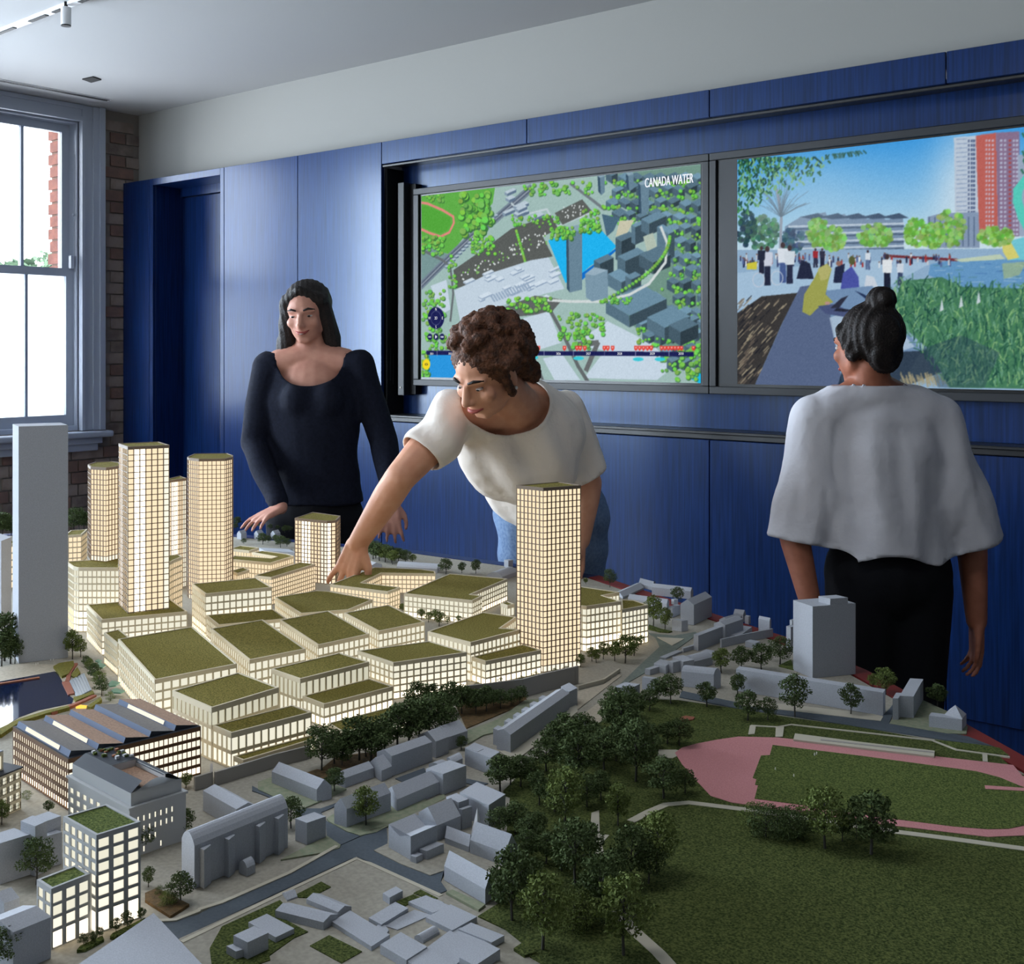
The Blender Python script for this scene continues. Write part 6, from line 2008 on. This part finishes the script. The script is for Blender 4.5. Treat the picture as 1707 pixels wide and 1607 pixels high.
    for x in (725, 778, 910, 974, 990, 1013, 1113, 1130, 1155, 1273, 1292, 1312, 1332, 1351, 1404, 1421, 1438, 1455, 1472, 1489, 1505, 1566):
        cv.poly([(x - 9, 1026), (x + 9, 1026), (x + 9, 1042), (x, 1052), (x - 9, 1042)], (222, 62, 52)); cv.poly([(x - 4, 1031), (x + 4, 1031), (x + 4, 1038), (x - 4, 1038)], (240, 170, 160))
    for x, y in ((750, 1085), (982, 1089), (1285, 1094), (1396, 1094)):
        cv.disc(x, y, 28, (60, 200, 216), 1, 10, 12)
    cv.line([(208, 1070), (208, 1098)], 4, (240, 216, 60)); cv.disc(208, 1120, 20, (240, 214, 40), 1, 27, 18); cv.disc(208, 1120, 8, (70, 70, 50), 1, 6); cv.disc(208, 1120, 4, (240, 214, 40), 1, 4)
    cv.noise(5, 2)
    o = cv.build('map_picture', S1, 1.0, 'glowing aerial map of a city district', PLATE)
    y = PLATE - .0005
    def at(x, yy):
        X, t = on_y(640 + x / 3.048, YS)
        return X, hgt(240 + yy / 3.048, t)
    X, Zt = at(1440, 187)
    o = lettering('title_lettering', 'CANADA WATER', X, Zt, .058, 'text_white', S1, y, .53, .0, 3)
    for t_, x, yy in (('N', 257, 840), ('S', 257, 930), ('W', 224, 885), ('E', 290, 885), ('2D', 257, 885)):
        X, Zt = at(x, yy); lettering('compass_lettering', t_, X, Zt, .020, 'text_white', S1, y, .8)
    for t_, x in (('2021', 236), ('2022', 330), ('2023', 462), ('2024', 596), ('2025', 737), ('2026', 880), ('2027', 1032), ('2028', 1191), ('2029', 1357), ('2030', 1503)):
        X, Zt = at(x, 1066); lettering('year_lettering', t_, X, Zt, .0145, 'text_white', S1, y, .9)
map_picture()

def park_picture():
    X0, X1 = on_y(1227, YS)[0], -.832
    cv = Canvas(X0, X1, ZA0, ZA1, 520, 336, (1180, 180, 3.09))
    r = cv.r
    for j in range(cv.h):                        # sky
        t = min(1, j / (cv.h * .42))
        cv.a[j, :] = np.array((66, 160, 232)) * (1 - t) + np.array((206, 232, 244)) * t
    cv.glow(1290, 420, 150, 330, (238, 244, 248), .6)
    # towers
    cv.poly([(1262, 150), (1385, 140), (1385, 640), (1270, 640)], (196, 210, 226)); cv.poly([(1375, 140), (1480, 125), (1490, 660), (1392, 660)], (196, 104, 96))
    cv.poly([(1480, 125), (1600, 118), (1600, 660), (1490, 660)], (142, 120, 150)); cv.poly([(1590, 240), (1760, 225), (1770, 660), (1600, 660)], (160, 176, 200)); cv.poly([(1780, 420), (2260, 400), (2260, 720), (1780, 700)], (128, 150, 176)); canopy_x = (1850, 1960, 2090, 2200)
    for j in range(22):
        y = 160 + j * 23
        for x in (1335, 1350, 1362):
            cv.poly([(x, y), (x + 9, y), (x + 9, y + 15), (x, y + 15)], (88, 104, 140))
        cv.line([(1275, y), (1330, y - 3)], 4, (150, 170, 200))
        for x in (1425, 1440, 1458):
            cv.poly([(x, y), (x + 10, y), (x + 10, y + 12), (x, y + 12)], (206, 190, 206))
        for x in (1500, 1520, 1545, 1565, 1582):
            cv.poly([(x, y), (x + 12, y), (x + 12, y + 12), (x, y + 12)], (186, 190, 214) if x != 1545 else (170, 80, 80))
    # stepped offices behind the trees
    cv.poly([(390, 610), (470, 560), (600, 535), (610, 560), (700, 545), (715, 570), (800, 550), (815, 572), (895, 555), (910, 575), (1000, 560), (1005, 740), (390, 740)], (126, 150, 178))
    for k in range(5):
        x = 470 + k * 105
        cv.poly([(x, 560 - k * 0), (x + 90, 540), (x + 140, 565), (x + 60, 572)], (72, 92, 118))
    for y in (600, 640, 680, 715):
        cv.line([(410, y + 10), (1003, y - 6)], 9, (196, 212, 228)); cv.line([(410, y + 24), (1003, y + 8)], 8, (84, 104, 130))
    cv.poly([(1125, 560), (1200, 540), (1390, 535), (1395, 720), (1125, 720)], (140, 160, 188))
    for k in range(9):
        cv.line([(1135 + k * 29, 560), (1135 + k * 29, 710)], 5, (92, 112, 142))
    # ground, water, far shore
    cv.poly([(140, 730), (2260, 720), (2260, 1500), (140, 1500)], (150, 182, 212))
    cv.poly([(140, 850), (600, 800), (1000, 780), (1140, 800), (900, 930), (140, 1040)], (170, 200, 226))
    cv.poly([(1140, 805), (1280, 775), (2260, 770), (2260, 960), (1300, 930), (1130, 860)], (106, 158, 204))
    for k in range(90):
        x, y = r.uniform(1150, 2200), r.uniform(800, 930)
        cv.line([(x, y), (x + r.uniform(20, 70), y + r.uniform(-4, 4))], 4, r.choice(((70, 116, 176), (170, 204, 226), (90, 140, 150))), .6)
    cv.line([(900, 760), (1280, 782)], 12, (120, 52, 60)); cv.poly([(1260, 780), (1500, 752), (1530, 778), (1300, 792)], (196, 214, 190))
    # inflatable shape on the water
    cv.line([(1700, 330), (1640, 360), (1592, 420), (1590, 480), (1615, 560), (1660, 640)], 36, (92, 212, 196))
    cv.poly([(1520, 668), (1560, 680), (1640, 660), (2260, 640), (2260, 780), (1540, 782), (1512, 730)], (120, 206, 222)); cv.poly([(1505, 660), (1545, 668), (1600, 770), (1540, 782), (1515, 740)], (222, 216, 120))
    cv.poly([(1510, 800), (1640, 790), (1600, 860), (1520, 880)], (180, 196, 130), .6)
    # trees
    def canopy(x, y, rx, ry, n, c0, c1):
        for k in range(n):
            a, q = r.uniform(0, 6.28), math.sqrt(r.random())
            cc = c0 if r.random() < .5 else c1
            cv.disc(x + rx * q * math.cos(a), y + ry * q * math.sin(a), r.uniform(8, 17), [k_ * r.uniform(.85, 1.1) for k_ in cc], .85, None, 7)
    canopy(270, 640, 90, 90, 130, (60, 104, 92), (96, 146, 110)); canopy(190, 620, 50, 90, 70, (40, 70, 84), (60, 96, 92)); canopy(430, 680, 60, 60, 60, (54, 84, 110), (80, 116, 130))
    for x, y, rx, ry in ((560, 640, 55, 70), (640, 670, 60, 60), (860, 655, 92, 58), (1070, 640, 60, 70), (1150, 660, 60, 60), (1240, 620, 80, 90), (1480, 660, 90, 45)):
        canopy(x, y, rx, ry, 110, (112, 176, 72), (150, 204, 116))
    for x in canopy_x:
        canopy(x, 660, 80, 60, 90, (112, 176, 72), (150, 204, 116))
    cv.line([(365, 780), (372, 560), (350, 420)], 14, (150, 160, 176))
    for k in range(40):
        a = r.uniform(-2.7, -.4); l = r.uniform(80, 200)
        cv.line([(370, 560), (370 + math.cos(a) * l * .6, 560 + math.sin(a) * l * .7), (370 + math.cos(a) * l, 560 + math.sin(a) * l)], 3, (92, 112, 130), .7)
    for k in range(420):                         # overhanging leafy branches
        t = r.random()
        x = 150 + 480 * t * r.random() ** .6; y = 250 + r.random() ** 1.4 * (250 * (1 - t) + 70)
        if x > 600 and y > 340: continue
        a = r.uniform(.6, 2.4); l = r.uniform(10, 26)
        cv.line([(x, y), (x + math.cos(a) * l, y + math.sin(a) * l)], 9, r.choice(((36, 92, 62), (70, 140, 84), (120, 180, 120), (24, 66, 60))))
    for k in range(34):
        x = 600 + r.random() * 210; a = r.uniform(.5, 2.2)
        cv.line([(x, 240 - (x - 600) * .12), (x + math.cos(a) * 20, 240 - (x - 600) * .12 + math.sin(a) * 26)], 6, r.choice(((60, 110, 110), (40, 88, 80))))
    for k in range(30):
        x, y = r.uniform(1600, 1680), r.uniform(120, 320); cv.line([(x, y), (x + 12, y + 20)], 9, (60, 120, 100))
    # crowd
    for k in range(120):
        x, y = r.uniform(160, 1250), r.uniform(752, 800)
        h = r.uniform(16, 30)
        cv.line([(x, y), (x, y + h)], 8, r.choice(((60, 70, 110), (230, 236, 240), (170, 60, 60), (90, 110, 160), (200, 210, 220), (40, 50, 80)))); cv.disc(x, y - 5, 4, (120, 90, 84))
    def person(x, y, h, top, leg, sx=1):
        cv.line([(x - 6, y), (x - 5, y - h * .5)], h * .10, leg); cv.line([(x + 7, y), (x + 5, y - h * .5)], h * .10, leg)
        cv.poly([(x - h * .12, y - h * .48), (x + h * .12, y - h * .48), (x + h * .14, y - h * .84), (x - h * .14, y - h * .84)], top); cv.disc(x, y - h * .92, h * .06, (70, 56, 60), 1, h * .08)
    for a in ((300, 910, 200, (210, 216, 232), (40, 46, 70)), (380, 895, 205, (226, 234, 244), (74, 96, 150)), (415, 900, 195, (216, 226, 236), (44, 50, 76)), (548, 820, 100, (160, 44, 52), (50, 56, 80)), (583, 820, 100, (50, 52, 72), (40, 44, 66)),
              (818, 830, 100, (220, 230, 240), (90, 110, 150)), (918, 940, 190, (232, 238, 242), (34, 40, 60)), (985, 910, 130, (214, 224, 236), (60, 76, 110)), (270, 850, 140, (40, 46, 66), (40, 44, 66))):
        person(*a)
    for x, y in ((255, 885), (350, 875)):
        for k in range(18):
            a0, a1 = k / 18 * 6.283, (k + 1) / 18 * 6.283
            cv.line([(x + 30 * math.cos(a0), y + 36 * math.sin(a0)), (x + 30 * math.cos(a1), y + 36 * math.sin(a1))], 4, (200, 210, 226))
    cv.poly([(450, 880), (475, 780), (520, 800), (540, 880)], (40, 46, 70)); cv.poly([(195, 800), (245, 790), (245, 830), (195, 832)], (214, 206, 70))
    cv.poly([(640, 900), (650, 820), (700, 800), (690, 900)], (38, 46, 74)); cv.disc(668, 800, 14, (150, 110, 100))
    cv.poly([(676, 945), (690, 850), (735, 815), (770, 870), (775, 940)], (78, 88, 170)); cv.disc(736, 785, 17, (90, 96, 60), 1, 24)
    cv.poly([(800, 920), (810, 860), (850, 870), (870, 920)], (210, 220, 232))
    # timber decks
    cv.poly([(140, 1060), (270, 970), (470, 950), (380, 1100), (230, 1440), (140, 1440)], (62, 60, 60))
    for k in range(170):
        t = r.random(); x, y = 145 + 270 * t * r.random(), 975 + r.random() * 440
        if x > 480 - (y - 950) * .5: continue
        cv.line([(x, y + 16), (x + 26, y - 12)], 5, r.choice(((176, 164, 138), (120, 108, 96), (34, 36, 44))), .8)
    cv.poly([(470, 920), (600, 900), (690, 1440), (230, 1440), (390, 1080)], (92, 108, 142))
    cv.poly([(600, 940), (840, 915), (1095, 1250), (980, 1440), (700, 1440)], (120, 150, 186)); cv.poly([(620, 1080), (860, 1000), (1060, 1230), (680, 1350)], (190, 210, 228), .75)
    cv.poly([(840, 980), (1020, 995), (1000, 960), (860, 930)], (206, 220, 232)); cv.poly([(750, 940), (830, 1000), (1000, 1060), (930, 1040), (800, 960)], (40, 56, 92))
    cv.poly([(660, 1440), (700, 1300), (900, 1260), (1100, 1250), (1350, 1180), (1300, 1320), (1000, 1440)], (36, 48, 62), .8)
    for k in range(60):
        x = r.uniform(1000, 1240); cv.line([(x, 1440 - r.uniform(0, 40)), (x - 14, 1400 - r.uniform(0, 40))], 5, (170, 160, 128), .7)
    # reeds and grass
    cv.poly([(1000, 890), (1200, 870), (1300, 920), (2260, 950), (2260, 1460), (1240, 1440), (1130, 1240), (920, 1060)], (74, 128, 96))
    for k in range(2300):
        y = 900 + 540 * r.random(); x = r.uniform(930 + max(0, y - 1060) * .8, 2240)
        if y < 930 and x > 1300: continue
        l = r.uniform(24, 74); a = r.gauss(-1.57, .45)
        cv.line([(x, y), (x + math.cos(a) * l * .5, y + math.sin(a) * l * .6), (x + math.cos(a) * l, y + math.sin(a) * l * .85)], r.uniform(3, 6),
                r.choice(((44, 96, 74), (90, 150, 96), (150, 196, 134), (70, 126, 100), (116, 170, 140), (30, 72, 66))), .8)
    cv.poly([(1100, 1240), (1300, 1170), (1500, 1260), (1420, 1440), (1180, 1440)], (50, 74, 92), .45)
    for x, y in ((1300, 990), (1200, 1010), (1390, 970)):
        cv.poly([(x - 12, y + 40), (x, y - 30), (x + 10, y + 30)], (206, 220, 226))
    # reader in a yellow jacket with a laptop
    cv.poly([(480, 1050), (490, 960), (540, 880), (570, 820), (610, 800), (632, 830), (615, 890), (600, 960), (640, 1000), (560, 1030), (520, 1070)], (164, 168, 88))
    cv.poly([(560, 830), (605, 805), (630, 830), (610, 880), (575, 890)], (186, 184, 116)); cv.poly([(560, 1020), (640, 1010), (740, 1050), (720, 1080), (600, 1060)], (78, 90, 130))
    cv.poly([(625, 1030), (680, 980), (718, 965), (670, 1030)], (48, 52, 70)); cv.poly([(660, 1030), (740, 1040), (700, 1050), (640, 1045)], (40, 44, 60)); cv.disc(610, 1005, 14, (190, 150, 140), 1, 9)
    cv.glow(500, 420, 330, 200, (220, 236, 244), .28)
    cv.noise(4, 3)
    cv.build('park_picture', S2, .86, 'glowing picture of people at a lake with towers and grass', PLATE)
    sd = boxobj('side_bar', (-2.385, PLATE, ZA0), (X0, PLATE + .0006, ZA1), 'bezel', S2)
    X, t = on_y(1523, YS)
    lettering('maker_lettering', 'DELL', X, hgt(662, t), .017, 'figure', S2, YS - .0006, 1.0, .0, 3)
park_picture()
